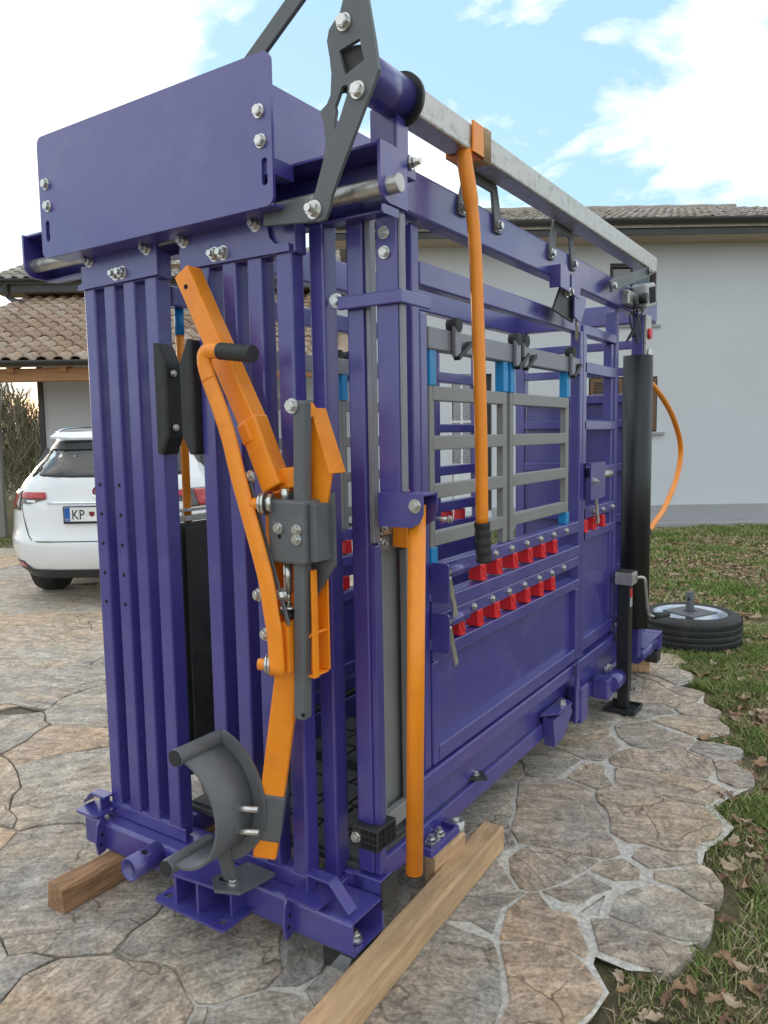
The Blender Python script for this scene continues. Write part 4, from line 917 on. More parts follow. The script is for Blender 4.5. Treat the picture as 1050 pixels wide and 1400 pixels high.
# grey box and bar
bx_ = B().box(-0.180, -0.068, -0.06, 0.01, 1.078, 1.23, 0.007).obj('lock_box', 'grey', crush)
B().box(-0.067, -0.047, -0.042, 0.021, 1.085, 1.222, 0.002).obj('box_cheek', 'grey', bx_)
B().plate([(-0.18, 1.245), (-0.035, 1.245), (-0.035, 1.07), (-0.10, 0.985), (-0.145, 0.985), (-0.145, 1.06), (-0.18, 1.06)], [], (0, 0.02, 0), (1, 0, 0), (0, 0, 1), 0.008).obj('box_backing', 'grey', bx_)
for px, py in ((381, 722), (406, 724.5), (406, 737.5)): bolt(aty(px, py, -0.062), FR, bx_, BOLT, 0.85)
bolt(aty(382, 733.5, -0.0605), FR, bx_, DISC, 0.9, 'hole_shade_disc')
v0, v1 = aty(407.5, 547, -0.042), aty(408.5, 985, -0.042)
gb_ = B().bar(v0+Vector((0, .016, 0)), v1+Vector((0, .016, 0)), 0.034, 0.034, up=(0, 1, 0), b=0.007).obj('slide_bar', 'grey', bx_)
bolt(aty(399.5, 555, -0.045), FR, gb_, BOLT, 1.1)
bolt(aty(414, 978, -0.0425), FR, gb_, DISC, 0.9, 'hole_shade_disc')
rb = B().cyl((-0.147, -0.03, 1.0), (-0.147, -0.03, 1.08), 0.011, 14).cyl((-0.147, -0.03, 0.965), (-0.147, -0.03, 1.01), 0.006, 12).cyl((-0.147, -0.03, 0.962), (-0.147, -0.03, 0.968), 0.022, 18)
B().cyl((-0.147, -0.03, 1.225), (-0.147, -0.03, 1.255), 0.011, 14).obj('adjuster_end', 'zinc', bx_)
rb.obj('adjuster_bolt', 'zinc', bx_)
B().cyl((-0.152, -0.03, 0.95), (-0.142, -0.03, 0.961), 0.022, 18).obj('adjuster_pad', 'rubber', bx_)
for px, py, zz in ((344, 689, 0), (354, 908, 0)):
    a = aty(px, py, -0.075); d = Vector((0.9, 0.35, 0.02)).normalized()
    pn = B().cyl(a, a+d*0.035, 0.0145, 18).obj('pin', 'orange', bp)
    B().cyl(a+d*0.022, a+d*0.028, 0.026, 20).cyl(a+d*0.031, a+d*0.037, 0.029, 20).cyl(a+d*0.042, a+d*0.055, 0.024, 6).obj('washer', 'zinc', pn)
for px, py in ((343, 652), (354, 719), (354, 813), (364, 867), (386, 813)): bolt(aty(px, py, -0.055), (-0.35, -1, 0), bp, BOLT, 1.0)
B().bar(aty(340, 655, -0.06), aty(395, 855, -0.06), 0.006, 0.010, up=(1, 0, 0.3), b=0.002).obj('inner_bar', 'grey', bp)
B().bar(aty(392, 850, -0.045), aty(394, 918, -0.045), 0.03, 0.03, up=(0, 1, 0), b=0.004).obj('channel_end', 'orange', bp)
# lower arm, collar, curved yoke
l0, l1 = aty(386, 905, -0.045), aty(353, 1172, -0.045)
la = B().bar(l0+Vector((0, .03, 0)), l1+Vector((0, .03, 0)), 0.062, 0.062, up=(0.55, -0.83, 0), b=0.006).obj('lower_arm', 'orange', crush)
dl = (l1-l0).normalized(); m0, m1 = l0.lerp(l1, 0.66), l0.lerp(l1, 0.90)
B().bar(m0+Vector((0, .03, 0)), m1+Vector((0, .03, 0)), 0.070, 0.070, up=(0.55, -0.83, 0), b=0.004).obj('collar', 'grey', la)
CX, CZ, RY = -0.405, 0.443, 0.150
tr = B()
def _tr(t):
    A = [rad(a) for a in range(80, -101, -6)]
    R_ = [[t.verts.new((CX+r_*math.cos(a), y_, CZ+r_*math.sin(a))) for a in A] for (r_, y_) in ((RY, -0.055), (RY, -0.192), (RY-0.007, -0.192), (RY-0.007, -0.055))]
    for k in range(4):
        for i in range(len(A)-1):
            f = t.faces.new((R_[k][i], R_[k][i+1], R_[(k+1) % 4][i+1], R_[(k+1) % 4][i])); f.smooth = k in (0, 2)
    for i in (0, -1): t.faces.new([R_[k][i] for k in range(4)])
tr._add(_tr)
ring = [(CX+(RY+0.034)*math.cos(rad(a)), CZ+(RY+0.034)*math.sin(rad(a))) for a in range(76, -97, -6)] + [(CX+(RY-0.006)*math.cos(rad(a)), CZ+(RY-0.006)*math.sin(rad(a))) for a in range(-96, 77, 6)]
tr.plate(ring, [], (0, -0.055, 0), (1, 0, 0), (0, 0, 1), 0.009)
yoke = tr.obj('neck_yoke', 'grey', la)
for a in (80, -100):
    x_, z_ = CX+(RY+0.004)*math.cos(rad(a)), CZ+(RY+0.004)*math.sin(rad(a))
    B().cyl((x_, -0.205, z_), (x_, -0.05, z_), 0.0215, 24, b=0.003).obj('yoke_roller', 'grey', la)
    B().cyl((x_, -0.2085, z_), (x_, -0.2052, z_), 0.0205, 24).obj('roller_cap', 'black', la)
for z in (0.395, 0.455):
    B().cyl((CX+0.13, -0.115, z), (CX+0.19, -0.09, z-0.0), 0.008, 12).obj('yoke_stud', 'zinc', la)
    bolt((CX+0.128, -0.116, z), (-0.9, -0.4, 0), la, BOLT, 1.1)
B().plate([(CX+0.01, 0.295), (CX+0.06, 0.31), (-0.325, 0.21), (-0.37, 0.21)], [], (0, -0.06, 0), (1, 0, 0), (0, 0, 1), 0.008).obj('yoke_web', 'grey', la)

# ================================================================== LOOSE THINGS
M['wood'] = mat('sawn_timber', (0.56, 0.36, 0.20), 0.7, 0, 0.32, 4, 0.9, 60, 0.05, dirt=(0.34, 0.19, 0.085), dscale=7, damt=0.7, stretch=(9, 1.0, 9))
M['oldwood'] = mat('weathered_timber', (0.33, 0.18, 0.09), 0.8, 0, 0.4, 6, 0.6, 90, 0.05, dirt=(0.07, 0.035, 0.02), dscale=8, damt=0.8, stretch=(9, 1.0, 9))
def timber(name, p0, p1, w, h, m_, label, seed):
    p0, p1 = Vector(p0), Vector(p1); d = (p1-p0); ln = d.length; rz = math.atan2(d.y, d.x)-math.pi/2; r = random.Random(seed)
    b = B(); n = 14
    def g(t):
        R_ = []
        for i in range(n+1):
            y = ln*i/n; c = 0.008
            k = [(w/2-c, -h/2), (w/2, -h/2+c), (w/2, h/2-c), (w/2-c, h/2), (-w/2+c, h/2), (-w/2, h/2-c), (-w/2, -h/2+c), (-w/2+c, -h/2)]
            R_.append([t.verts.new((x+r.uniform(-.0015, .0015), y+(r.uniform(-.004, .004) if i in (0, n) else 0), z+h/2+r.uniform(-.0015, .0015))) for x, z in k])
        for i in range(n):
            for j in range(8): t.faces.new((R_[i][j], R_[i][(j+1) % 8], R_[i+1][(j+1) % 8], R_[i+1][j]))
        t.faces.new(R_[0][::-1]); t.faces.new(R_[-1])
    b._add(g); o = b.obj(name, m_, None); o.location = p0 + Matrix.Rotation(rz, 3, 'Z') @ o.location; o.rotation_euler = (0, 0, rz)
    return tag(o, label, 'timber')
timber('timber', (0.072, -0.62, 0.002), (0.012, 0.785, 0.006), 0.078, 0.085, 'wood', 'long pale sawn timber lying beside the right foot of the front beam', 1)
timber('timber', (-0.925, -0.205, 0.002), (-0.905, 0.42, 0.004), 0.078, 0.082, 'oldwood', 'dark weathered timber end poking out under the left end of the front beam', 2)
timber('timber', (-0.032, 0.44, 0.002), (-0.020, 0.615, 0.004), 0.036, 0.13, 'wood', 'short upright pale offcut under the bolted tray behind the orange drop lever', 3)
timber('timber', (-0.16, 2.93, 0.002), (-0.03, 2.96, 0.004), 0.07, 0.075, 'wood', 'small pale wood block under the far end of the crush', 4)
# clear plastic film caught under the foot
mt, t, b_ = newmat('clear_film'); b_.inputs['Base Color'].default_value = (0.9, 0.92, 0.95, 1); b_.inputs['Roughness'].default_value = 0.12; b_.inputs['Alpha'].default_value = 0.22; M['film'] = mt
fb = B(); rf_ = random.Random(3)
def _film(t):
    nx, ny = 16, 5; G = [[t.verts.new(((-0.035+0.0022*i)*(1-j/ny)+(-0.10+0.0055*i)*(j/ny), (-0.004)*(1-j/ny)+(-0.055+0.02*(i/nx))*(j/ny)+(0.004 if i % 2 else -0.004)*(0.3+j/ny), 0.080*(1-j/ny)**1.2+0.006+rf_.uniform(0, .002))) for j in range(ny+1)] for i in range(nx+1)]
    for i in range(nx):
        for j in range(ny): t.faces.new((G[i][j], G[i+1][j], G[i+1][j+1], G[i][j+1]))
fb._add(_film); tag(fb.obj('plastic_film', 'film', None, recalc=False), 'crumpled clear plastic film under the near corner of the front beam', 'plastic film')

# ---- trailer jack standing by the crush
jk = thing('jack_stand', 'black square trailer jack with crank handle standing beside the crush', 'jack', (0.02, 2.27, 0.0))
jx, jy = 0.018, 2.27
def jb(x0, x1, y0, y1, z0, z1, b=0.004): return B().box(jx+x0, jx+x1, jy+y0, jy+y1, z0, z1, b)
pl = jb(-0.075, 0.075, -0.075, 0.075, 0.010, 0.020, 0.003); pl.box(jx-0.075, jx+0.075, jy-0.075, jy-0.067, 0.016, 0.032, 0.002).box(jx-0.075, jx+0.075, jy+0.067, jy+0.075, 0.016, 0.032, 0.002).box(jx-0.075, jx-0.067, jy-0.066, jy+0.066, 0.016, 0.032, 0.002).box(jx+0.067, jx+0.075, jy-0.066, jy+0.066, 0.016, 0.032, 0.002)
pl.obj('foot_plate', 'black', jk)
jb(-0.025, 0.025, -0.025, 0.025, 0.02, 0.16).obj('inner_tube', 'black', jk)
jb(-0.030, 0.030, -0.030, 0.030, 0.10, 0.64, 0.004).obj('outer_tube', 'black', jk)
hd_ = jb(-0.038, 0.046, -0.042, 0.042, 0.64, 0.70, 0.003).obj('gear_head', 'galv', jk)
for z in (0.652, 0.668, 0.684): jb(-0.0395, 0.0475, -0.0435, 0.0435, z, z+0.006, 0.001).obj('head_rib', 'galv', hd_)
jb(-0.032, 0.04, -0.036, 0.036, 0.7005, 0.706, 0.002).obj('head_cap', 'darksteel', hd_)
B().sweep(smooth([(jx+0.052, jy+0.02, 0.672), (jx+0.075, jy+0.03, 0.672), (jx+0.084, jy+0.04, 0.655), (jx+0.086, jy+0.06, 0.58), (jx+0.088, jy+0.085, 0.50), (jx+0.095, jy+0.10, 0.475), (jx+0.115, jy+0.115, 0.468)]), 0.008, n=10, up=(1, 0, 0.2)).obj('crank', 'galv', jk)
B().cyl((jx+0.11, jy+0.11, 0.469), (jx+0.155, jy+0.215, 0.462), 0.0165, 16, 0.014).obj('crank_grip', 'rubber', jk)
lb = jb(0.0302, 0.0308, -0.018, 0.018, 0.53, 0.62, 0).obj('sticker', 'whiteplastic', jk)
jb(0.0309, 0.0313, -0.018, 0.018, 0.575, 0.62, 0).obj('sticker_band', 'red', lb)
ch0 = [(jx-0.06, jy-0.10, 0.235), (jx-0.045, jy-0.075, 0.245), (jx-0.045, jy-0.06, 0.17), (jx-0.05, jy-0.062, 0.10), (jx-0.046, jy-0.057, 0.07), (jx-0.044, jy-0.046, 0.11), (jx-0.043, jy-0.043, 0.22)]
cp_ = smooth(ch0, 4); cb = None
for i in range(0, len(cp_)-1):
    p, q = cp_[i], cp_[i+1]; d = (q-p).normalized(); s_ = d.cross(Vector((1, 0.2, 0.1) if i % 2 else (0.1, 1, 0.2))).normalized(); ln = max(0.018, (q-p).length*1.25); c = (p+q)/2
    ring = [c+d*(ln/2)*math.cos(2*math.pi*k/10)+s_*0.006*math.sin(2*math.pi*k/10) for k in range(11)]
    B().sweep(ring, 0.0019, n=6, up=d.cross(s_)).obj('chain_link', 'zinc', jk)

# ---- car wheel lying flat on the lawn
wx, wy = 0.012, 3.80
wh = thing('spare_wheel', 'car wheel with black tyre and silver rim lying flat on the lawn', 'wheel', (wx, wy, -0.02))
def lathe(prof, n=64, smooth_=True):
    b = B()
    def g(t):
        R_ = [[t.verts.new((wx+r*math.cos(2*math.pi*i/n), wy+r*math.sin(2*math.pi*i/n), z)) for i in range(n)] for r, z in prof]
        for a in range(len(prof)-1):
            for i in range(n):
                f = t.faces.new((R_[a][i], R_[a][(i+1) % n], R_[a+1][(i+1) % n], R_[a+1][i])); f.smooth = smooth_
    b._add(g); return b
T0 = -0.015
tyre = lathe([(0.225, T0+0.195), (0.235, T0+0.205), (0.262, T0+0.208), (0.29, T0+0.200), (0.308, T0+0.182), (0.316, T0+0.168), (0.3175, T0+0.150), (0.3165, T0+0.148), (0.3165, T0+0.141), (0.3185, T0+0.139), (0.3195, T0+0.112), (0.3170, T0+0.110), (0.3170, T0+0.102), (0.3195, T0+0.100), (0.3195, T0+0.074), (0.3170, T0+0.072), (0.3170, T0+0.064), (0.319, T0+0.062), (0.317, T0+0.04), (0.308, T0+0.02), (0.29, T0+0.004), (0.25, T0), (0.22, T0+0.008)]).obj('tyre', 'rubber', wh)
tb_ = B()
for i in range(72):
    a = 2*math.pi*i/72
    for z0, z1, da in ((0.154, 0.176, 0.03), (0.114, 0.137, -0.02), (0.076, 0.098, 0.02), (0.026, 0.058, -0.03)):
        p0 = Vector((wx+0.3166*math.cos(a), wy+0.3166*math.sin(a), T0+z0)); p1 = Vector((wx+0.3166*math.cos(a+da), wy+0.3166*math.sin(a+da), T0+z1))
        tb_.bar(p0, p1, 0.016, 0.0075, up=(math.cos(a), math.sin(a), 0), b=0.001, seg=1)
tag(tb_.obj('tread_block', 'rubber', tyre), kind='stuff')
M['rim'] = mat('silver_rim', (0.50, 0.55, 0.62), 0.32, 0.7, 0.1, 12, 0, 0, 0.08)
rim = lathe([(0.232, T0+0.193), (0.228, T0+0.199), (0.220, T0+0.199), (0.213, T0+0.186), (0.200, T0+0.170), (0.192, T0+0.12), (0.15, T0+0.115), (0.10, T0+0.125), (0.03, T0+0.13)]).obj('rim', 'rim', wh)
rp = B()
sq_ = [Vector((wx, wy, 0))+Matrix.Rotation(rad(62), 3, 'Z') @ Vector((a, b, 0)) for a, b in ((0.12, 0.12), (-0.12, 0.12), (-0.12, -0.12), (0.12, -0.12))]
rp.plate([(p.x, p.y) for p in sq_], [circ(wx, wy, 0.045)], (0, 0, T0+0.196), (1, 0, 0), (0, 1, 0), 0.01); rp.obj('hub_plate', 'grey', wh)
B().cyl((wx, wy, T0+0.13), (wx, wy, T0+0.325), 0.026, 24, b=0.004).cyl((wx, wy, T0+0.325), (wx, wy, T0+0.335), 0.022, 24).obj('axle_stub', 'grey', wh)
bolt((wx+0.0, wy-0.026, T0+0.29), (0.3, -1, 0), wh, DISC, 1.4, 'hole_shade_disc')

# ================================================================== CAR
def VW(x, y, z=0.0):        # view-aligned yard frame (x right, y away from the camera's foot) -> world
    return Vector((CAM.x+x*math.cos(YAW)-y*math.sin(YAW), CAM.y+x*math.sin(YAW)+y*math.cos(YAW), z))
M['carpaint'] = mat('white_car_paint', (0.78, 0.79, 0.80), 0.22, 0, 0.02, 3, 0, 0, 0.03, coat=0.8)
M['glass'] = mat('dark_car_glass', (0.020, 0.022, 0.025), 0.06, 0, 0.1, 2, 0, 0, 0.01, spec=0.8)
M['taillight'] = mat('red_lens', (0.42, 0.008, 0.014), 0.12, 0, 0.25, 14, 0, 0, 0.02, coat=0.6)
M['smoke'] = mat('smoked_lens', (0.05, 0.035, 0.035), 0.12, 0, 0.2, 14, 0, 0, 0.02, coat=0.6)
M['trim'] = mat('black_car_trim', (0.03, 0.031, 0.033), 0.5, 0, 0.1, 8)
M['chrome'] = mat('chrome', (0.75, 0.75, 0.76), 0.12, 1.0, 0.05, 10, 0, 0, 0.02)
M['plate_white'] = mat('plate_white', (0.80, 0.80, 0.78), 0.4); M['plate_blue'] = mat('plate_blue', (0.01, 0.10, 0.42), 0.4); M['ink'] = mat('ink', (0.01, 0.01, 0.014), 0.5); M['badge_red'] = mat('badge_red', (0.20, 0.01, 0.02), 0.25, coat=0.5)
car = thing('parked_car', 'white estate car parked on the paving, its rear facing the crush', 'car', VW(-2.33, 6.15, 0.0), YAW)
def lerp_tab(tab, z):
    for (z0, a), (z1, b) in zip(tab[:-1], tab[1:]):
        if z <= z1: t = (z-z0)/(z1-z0); t = max(0, t); t = t*t*(3-2*t)*0.5+t*0.5; return a+(b-a)*t
    return tab[-1][1]
WT = [(0.25, 0.80), (0.33, 0.845), (0.55, 0.885), (0.75, 0.88), (0.92, 0.865), (1.02, 0.80), (1.10, 0.745), (1.30, 0.655), (1.40, 0.60), (1.46, 0.50), (1.485, 0.36)]
YR = [(0.25, 0.10), (0.33, 0.035), (0.48, 0.0), (0.57, 0.01), (0.62, 0.045), (0.86, 0.065), (0.90, 0.085), (1.04, 0.11), (1.08, 0.135), (1.28, 0.335), (1.33, 0.37), (1.40, 0.40), (1.45, 0.50), (1.485, 0.9)]
YF = [(0.25, 4.45), (0.5, 4.56), (0.7, 4.5), (0.86, 4.1), (0.98, 3.45), (1.05, 3.2), (1.3, 2.7), (1.42, 2.3), (1.485, 1.9)]
def rearY(x, z):
    w = lerp_tab(WT, z); return lerp_tab(YR, z)+0.40*(min(1, abs(x)/w))**4.5
def frontY(x, z):
    w = lerp_tab(WT, z); return lerp_tab(YF, z)-0.5*(min(1, abs(x)/w))**3.5
zs = [0.25, 0.29, 0.33, 0.40, 0.48, 0.53, 0.57, 0.60, 0.64, 0.72, 0.80, 0.86, 0.885, 0.92, 0.98, 1.03, 1.06, 1.10, 1.16, 1.22, 1.28, 1.33, 1.37, 1.40, 1.43, 1.46, 1.485]
ts = [-1, -0.97, -0.92, -0.85, -0.75, -0.6, -0.4, -0.2, 0, 0.2, 0.4, 0.6, 0.75, 0.85, 0.92, 0.97, 1]
cb_ = B()
def _car(t):
    rings = []
    for z in zs:
        w = lerp_tab(WT, z); r = [Vector((a*w, rearY(a*w, z), z)) for a in ts]
        ya, yb = rearY(w, z), frontY(w, z)
        r += [Vector((w+0.012*math.sin(math.pi*k/7), ya+(yb-ya)*k/7, z)) for k in range(1, 7)]
        r += [Vector((a*w, frontY(a*w, z), z)) for a in ts[::-1]]
        r += [Vector((-w-0.012*math.sin(math.pi*k/7), yb+(ya-yb)*k/7, z)) for k in range(1, 7)]
        rings.append([t.verts.new(v) for v in r])
    n = len(rings[0])
    for a in range(len(rings)-1):
        for i in range(n):
            f = t.faces.new((rings[a][i], rings[a][(i+1) % n], rings[a+1][(i+1) % n], rings[a+1][i])); f.smooth = True
    t.faces.new(rings[0][::-1]); f = t.faces.new(rings[-1]); f.smooth = True
cb_._add(_car); body = cb_.obj('body', 'carpaint', car)
def rpatch(name, m_, z0, z1, xl, xr, off, parent, nz=8, nx=10, lift=None):
    """patch lying on the rear surface; xl, xr give its sides for t in 0..1 from bottom to top"""
    b = B()
    def g(t):
        G = []
        for j in range(nz+1):
            tt = j/nz; row = []
            for i in range(nx+1):
                s = i/nx; x = xl(tt)+(xr(tt)-xl(tt))*s
                za, zb = (z0(s), z1(s)) if callable(z0) else (z0, z1)
                z = za+(zb-za)*tt; row.append((x, rearY(x, z)-off, z))
            G.append(row)
        Vs = [[t.verts.new(p) for p in r] for r in G]; Vb = [[t.verts.new((p[0], p[1]+off+0.01, p[2])) for p in r] for r in G]
        for j in range(nz):
            for i in range(nx):
                f = t.faces.new((Vs[j][i], Vs[j][i+1], Vs[j+1][i+1], Vs[j+1][i])); f.smooth = True
        for j in range(nz):
            for i in (0, nx): t.faces.new((Vs[j][i], Vs[j+1][i], Vb[j+1][i], Vb[j][i]))
        for i in range(nx):
            for j in (0, nz): t.faces.new((Vs[j][i], Vs[j][i+1], Vb[j][i+1], Vb[j][i]))
    b._add(g); return b.obj(name, m_, parent)
lin = lambda a, b: (lambda t: a+(b-a)*t)
win = rpatch('rear_window', 'glass', lambda s: 1.075+0.02*abs(2*s-1)**3, lambda s: 1.30, lin(-0.60, -0.52), lin(0.60, 0.52), 0.006, car)
rpatch('window_trim', 'trim', 1.082, 1.315, lin(-0.655, -0.555), lin(-0.603, -0.523), 0.008, win); rpatch('window_trim', 'trim', 1.082, 1.315, lin(0.603, 0.523), lin(0.655, 0.555), 0.008, win)
rpatch('spoiler_shade', 'trim', 1.302, 1.375, lin(-0.525, -0.55), lin(0.525, 0.55), 0.012, win)
sp_ = B()
sp_.plate([(-0.50, 0.16), (0.50, 0.16), (0.50, 0.03), (0.3, -0.01), (-0.3, -0.01), (-0.50, 0.03)], [], (0, 0.365, 1.385), (1, 0, 0), (0, 1, 0.30), 0.018); sp_.obj('spoiler', 'carpaint', car)
wp = B().sweep(smooth([(0.12, 0.14, 1.09), (-0.05, 0.16, 1.10), (-0.22, 0.165, 1.105), (-0.34, 0.16, 1.10)]), 0.012, 0.006, n=8, up=(0, 1, 0)).obj('rear_wiper', 'trim', win)
for s in (-1, 1):
    def X(a): return lin(s*a[0], s*a[1])
    lo = rpatch('tail_light', 'smoke', lambda t_: 0.805, lambda t_: 0.965, X((0.845, 0.855)), X((0.70, 0.705)), 0.010, car)
    rpatch('tail_lens', 'taillight', 0.82, 0.955, X((0.853, 0.857)), X((0.775, 0.73)), 0.014, lo)
    rpatch('tail_lens', 'taillight', 0.905, 0.958, X((0.69, 0.695)), X((0.435, 0.45)), 0.013, lo)
    rpatch('tail_base', 'smoke', 0.865, 0.905, X((0.69, 0.69)), X((0.60, 0.44)), 0.011, lo)
    rpatch('reverse_lens', 'plate_white', 0.876, 0.892, X((0.62, 0.62)), X((0.53, 0.53)), 0.013, lo)
    rpatch('reflector_pod', 'trim', 0.325, 0.385, X((0.84, 0.85)), X((0.58, 0.68)), 0.006, car)
    rpatch('reflector', 'taillight', 0.335, 0.37, X((0.80, 0.80)), X((0.63, 0.68)), 0.010, car)
rpatch('valance', 'trim', 0.245, 0.325, lin(-0.80, -0.83), lin(0.80, 0.83), 0.006, car, nx=24)
rpatch('tailgate_gap', 'trim', 0.555, 0.563, lin(-0.50, -0.53), lin(0.50, 0.53), 0.0015, car, nx=20)
for s in (-1, 1): rpatch('tailgate_gap', 'trim', 0.57, 0.86, lambda t_, s=s: s*(0.555+0.125*t_**0.5), lambda t_, s=s: s*(0.562+0.125*t_**0.5), 0.0015, car, nx=1)
rpatch('grab_bar', 'chrome', 0.868, 0.880, lin(-0.42, -0.42), lin(0.42, 0.42), 0.012, car, nx=16)
# number plate
yp = rearY(0.2, 0.78)-0.03
pf = B().box(-0.275, 0.275, yp, yp+0.03, 0.703, 0.845, 0.004).obj('number_plate', 'ink', car)
B().box(-0.262, 0.262, yp-0.003, yp-0.0005, 0.722, 0.836, 0.001).obj('plate_face', 'plate_white', pf)
B().box(-0.26, -0.217, yp-0.0045, yp-0.0032, 0.724, 0.834, 0).obj('plate_band', 'plate_blue', pf)
def text(s, size, p, m_, parent, name='lettering', rot=(rad(90), 0, 0), sx=1.0):
    cu = bpy.data.curves.new('t', 'FONT'); cu.body = s; cu.size = size; cu.extrude = 0.0006; cu.align_x = 'LEFT'; cu.resolution_u = 3
    to = bpy.data.objects.new('t', cu); COL.objects.link(to); dg = bpy.context.evaluated_depsgraph_get(); me = bpy.data.meshes.new_from_object(to.evaluated_get(dg)); bpy.data.objects.remove(to)
    me.materials.clear(); me.materials.append(M[m_]); o = place(name, me, Vector(p), parent); o.rotation_euler = rot; o.scale = (sx, 1, 1); return o
text('KP', 0.112, (-0.205, yp-0.0045, 0.739), 'ink', pf, sx=0.82); text('DL-083', 0.112, (-0.005, yp-0.0045, 0.739), 'ink', pf, sx=0.62)
text('SLO', 0.022, (-0.257, yp-0.0055, 0.732), 'plate_white', pf, sx=0.9)
B().plate([(-0.062, 0.80), (-0.016, 0.80), (-0.018, 0.772), (-0.039, 0.757), (-0.060, 0.772)], [], (0, yp-0.0035, 0), (1, 0, 0), (0, 0, 1), 0.001).obj('plate_crest', 'badge_red', pf)
bg_ = B().cyl((0, rearY(0, 0.95)-0.012, 0.957), (0, rearY(0, 0.95)+0.01, 0.955), 0.055, 32).obj('badge', 'chrome', car)
B().cyl((0, rearY(0, 0.95)-0.014, 0.957), (0, rearY(0, 0.95)-0.0125, 0.957), 0.047, 32).obj('badge_face', 'badge_red', bg_)
text('FIAT', 0.036, (-0.034, rearY(0, 0.95)-0.0145, 0.944), 'chrome', bg_, sx=0.85)
# flank glass, roof rails, wheels
for s in (-1, 1):
    def fl(pts, name, m_, off):
        b = B()
        def g(t):
            vs_ = [t.verts.new((s*(lerp_tab(WT, z)+0.012*0.8+off), y, z)) for y, z in pts]; vb = [t.verts.new((s*(lerp_tab(WT, z)-0.03), y, z)) for y, z in pts]
            t.faces.new(vs_)
            for i in range(len(pts)): t.faces.new((vs_[i], vs_[(i+1) % len(pts)], vb[(i+1) % len(pts)], vb[i]))
        b._add(g); return b.obj(name, m_, car)
    fl([(0.60, 1.18), (0.68, 1.31), (1.15, 1.33), (1.22, 1.06), (0.80, 1.065)], 'quarter_glass', 'glass', 0.004)
    fl([(1.27, 1.06), (1.22, 1.335), (2.05, 1.35), (2.05, 1.055)], 'door_glass', 'glass', 0.004); fl([(2.12, 1.055), (2.12, 1.35), (2.5, 1.32), (3.0, 1.05)], 'door_glass', 'glass', 0.004)
    B().sweep(smooth([(s*0.53, 0.60, 1.43), (s*0.54, 0.72, 1.462), (s*0.545, 0.95, 1.482), (s*0.545, 1.5, 1.492), (s*0.53, 2.2, 1.482), (s*0.51, 2.4, 1.44)]), 0.016, n=8, up=(1, 0, 0)).obj('roof_rail', 'chrome', car)
    for y in (0.92, 3.6):
        w_ = B(); cx0 = s*0.655
        w_.cyl((cx0, y, 0.315), (s*0.865, y, 0.315), 0.315, 40, b=0.025); wo_ = w_.obj('tyre', 'rubber', car)
        B().cyl((s*0.80, y, 0.315), (s*0.87, y, 0.315), 0.215, 32, b=0.01).obj('rim', 'chrome', wo_)
        B().plate([(y+0.375*math.cos(rad(a)), 0.315+0.375*math.sin(rad(a))) for a in range(-8, 189, 12)]+[(y+0.315*math.cos(rad(a)), 0.315+0.315*math.sin(rad(a))) for a in range(188, -9, -12)], [], (s*0.872, 0, 0), (0, 1, 0), (0, 0, 1), 0.02).obj('wheel_arch', 'trim', car)

# ================================================================== HOUSES, HEDGE
M['stucco'] = mat('pale_stucco', (0.62, 0.635, 0.665), 0.9, 0, 0.05, 0.6, 0.5, 70, 0.03, dirt=(0.54, 0.545, 0.555), dscale=0.5, damt=0.5)
M['plinth'] = mat('grey_plinth', (0.36, 0.36, 0.37), 0.85, 0, 0.1, 2, 0.2, 90)
M['soffit'] = mat('beige_soffit', (0.46, 0.37, 0.28), 0.85, 0, 0.08, 2)
M['gutter'] = mat('dark_gutter', (0.055, 0.052, 0.052), 0.4, 0.2, 0.1, 3)
M['beamwood'] = mat('varnished_beam', (0.40, 0.19, 0.075), 0.55, 0, 0.25, 2, 0.2, 60, stretch=(1, 8, 8))
M['framewood'] = mat('dark_window_frame', (0.045, 0.035, 0.030), 0.5)
M['shutter'] = mat('brown_shutter', (0.16, 0.085, 0.045), 0.6, 0, 0.15, 5)
M['lace'] = mat('lace_glass', (0.30, 0.31, 0.32), 0.15, 0, 0.75, 28, 0, 0, 0.03, dirt=(0.06, 0.06, 0.065), dscale=34, damt=0.9)
M['winglass'] = mat('window_glass', (0.06, 0.08, 0.10), 0.04, 0, 0.3, 3, 0, 0, 0.01, spec=1.0)
M['pvc'] = mat('white_door_frame', (0.72, 0.72, 0.72), 0.4)
M['concrete'] = mat('concrete_post', (0.27, 0.25, 0.22), 0.9, 0, 0.15, 6, 0.4, 60)
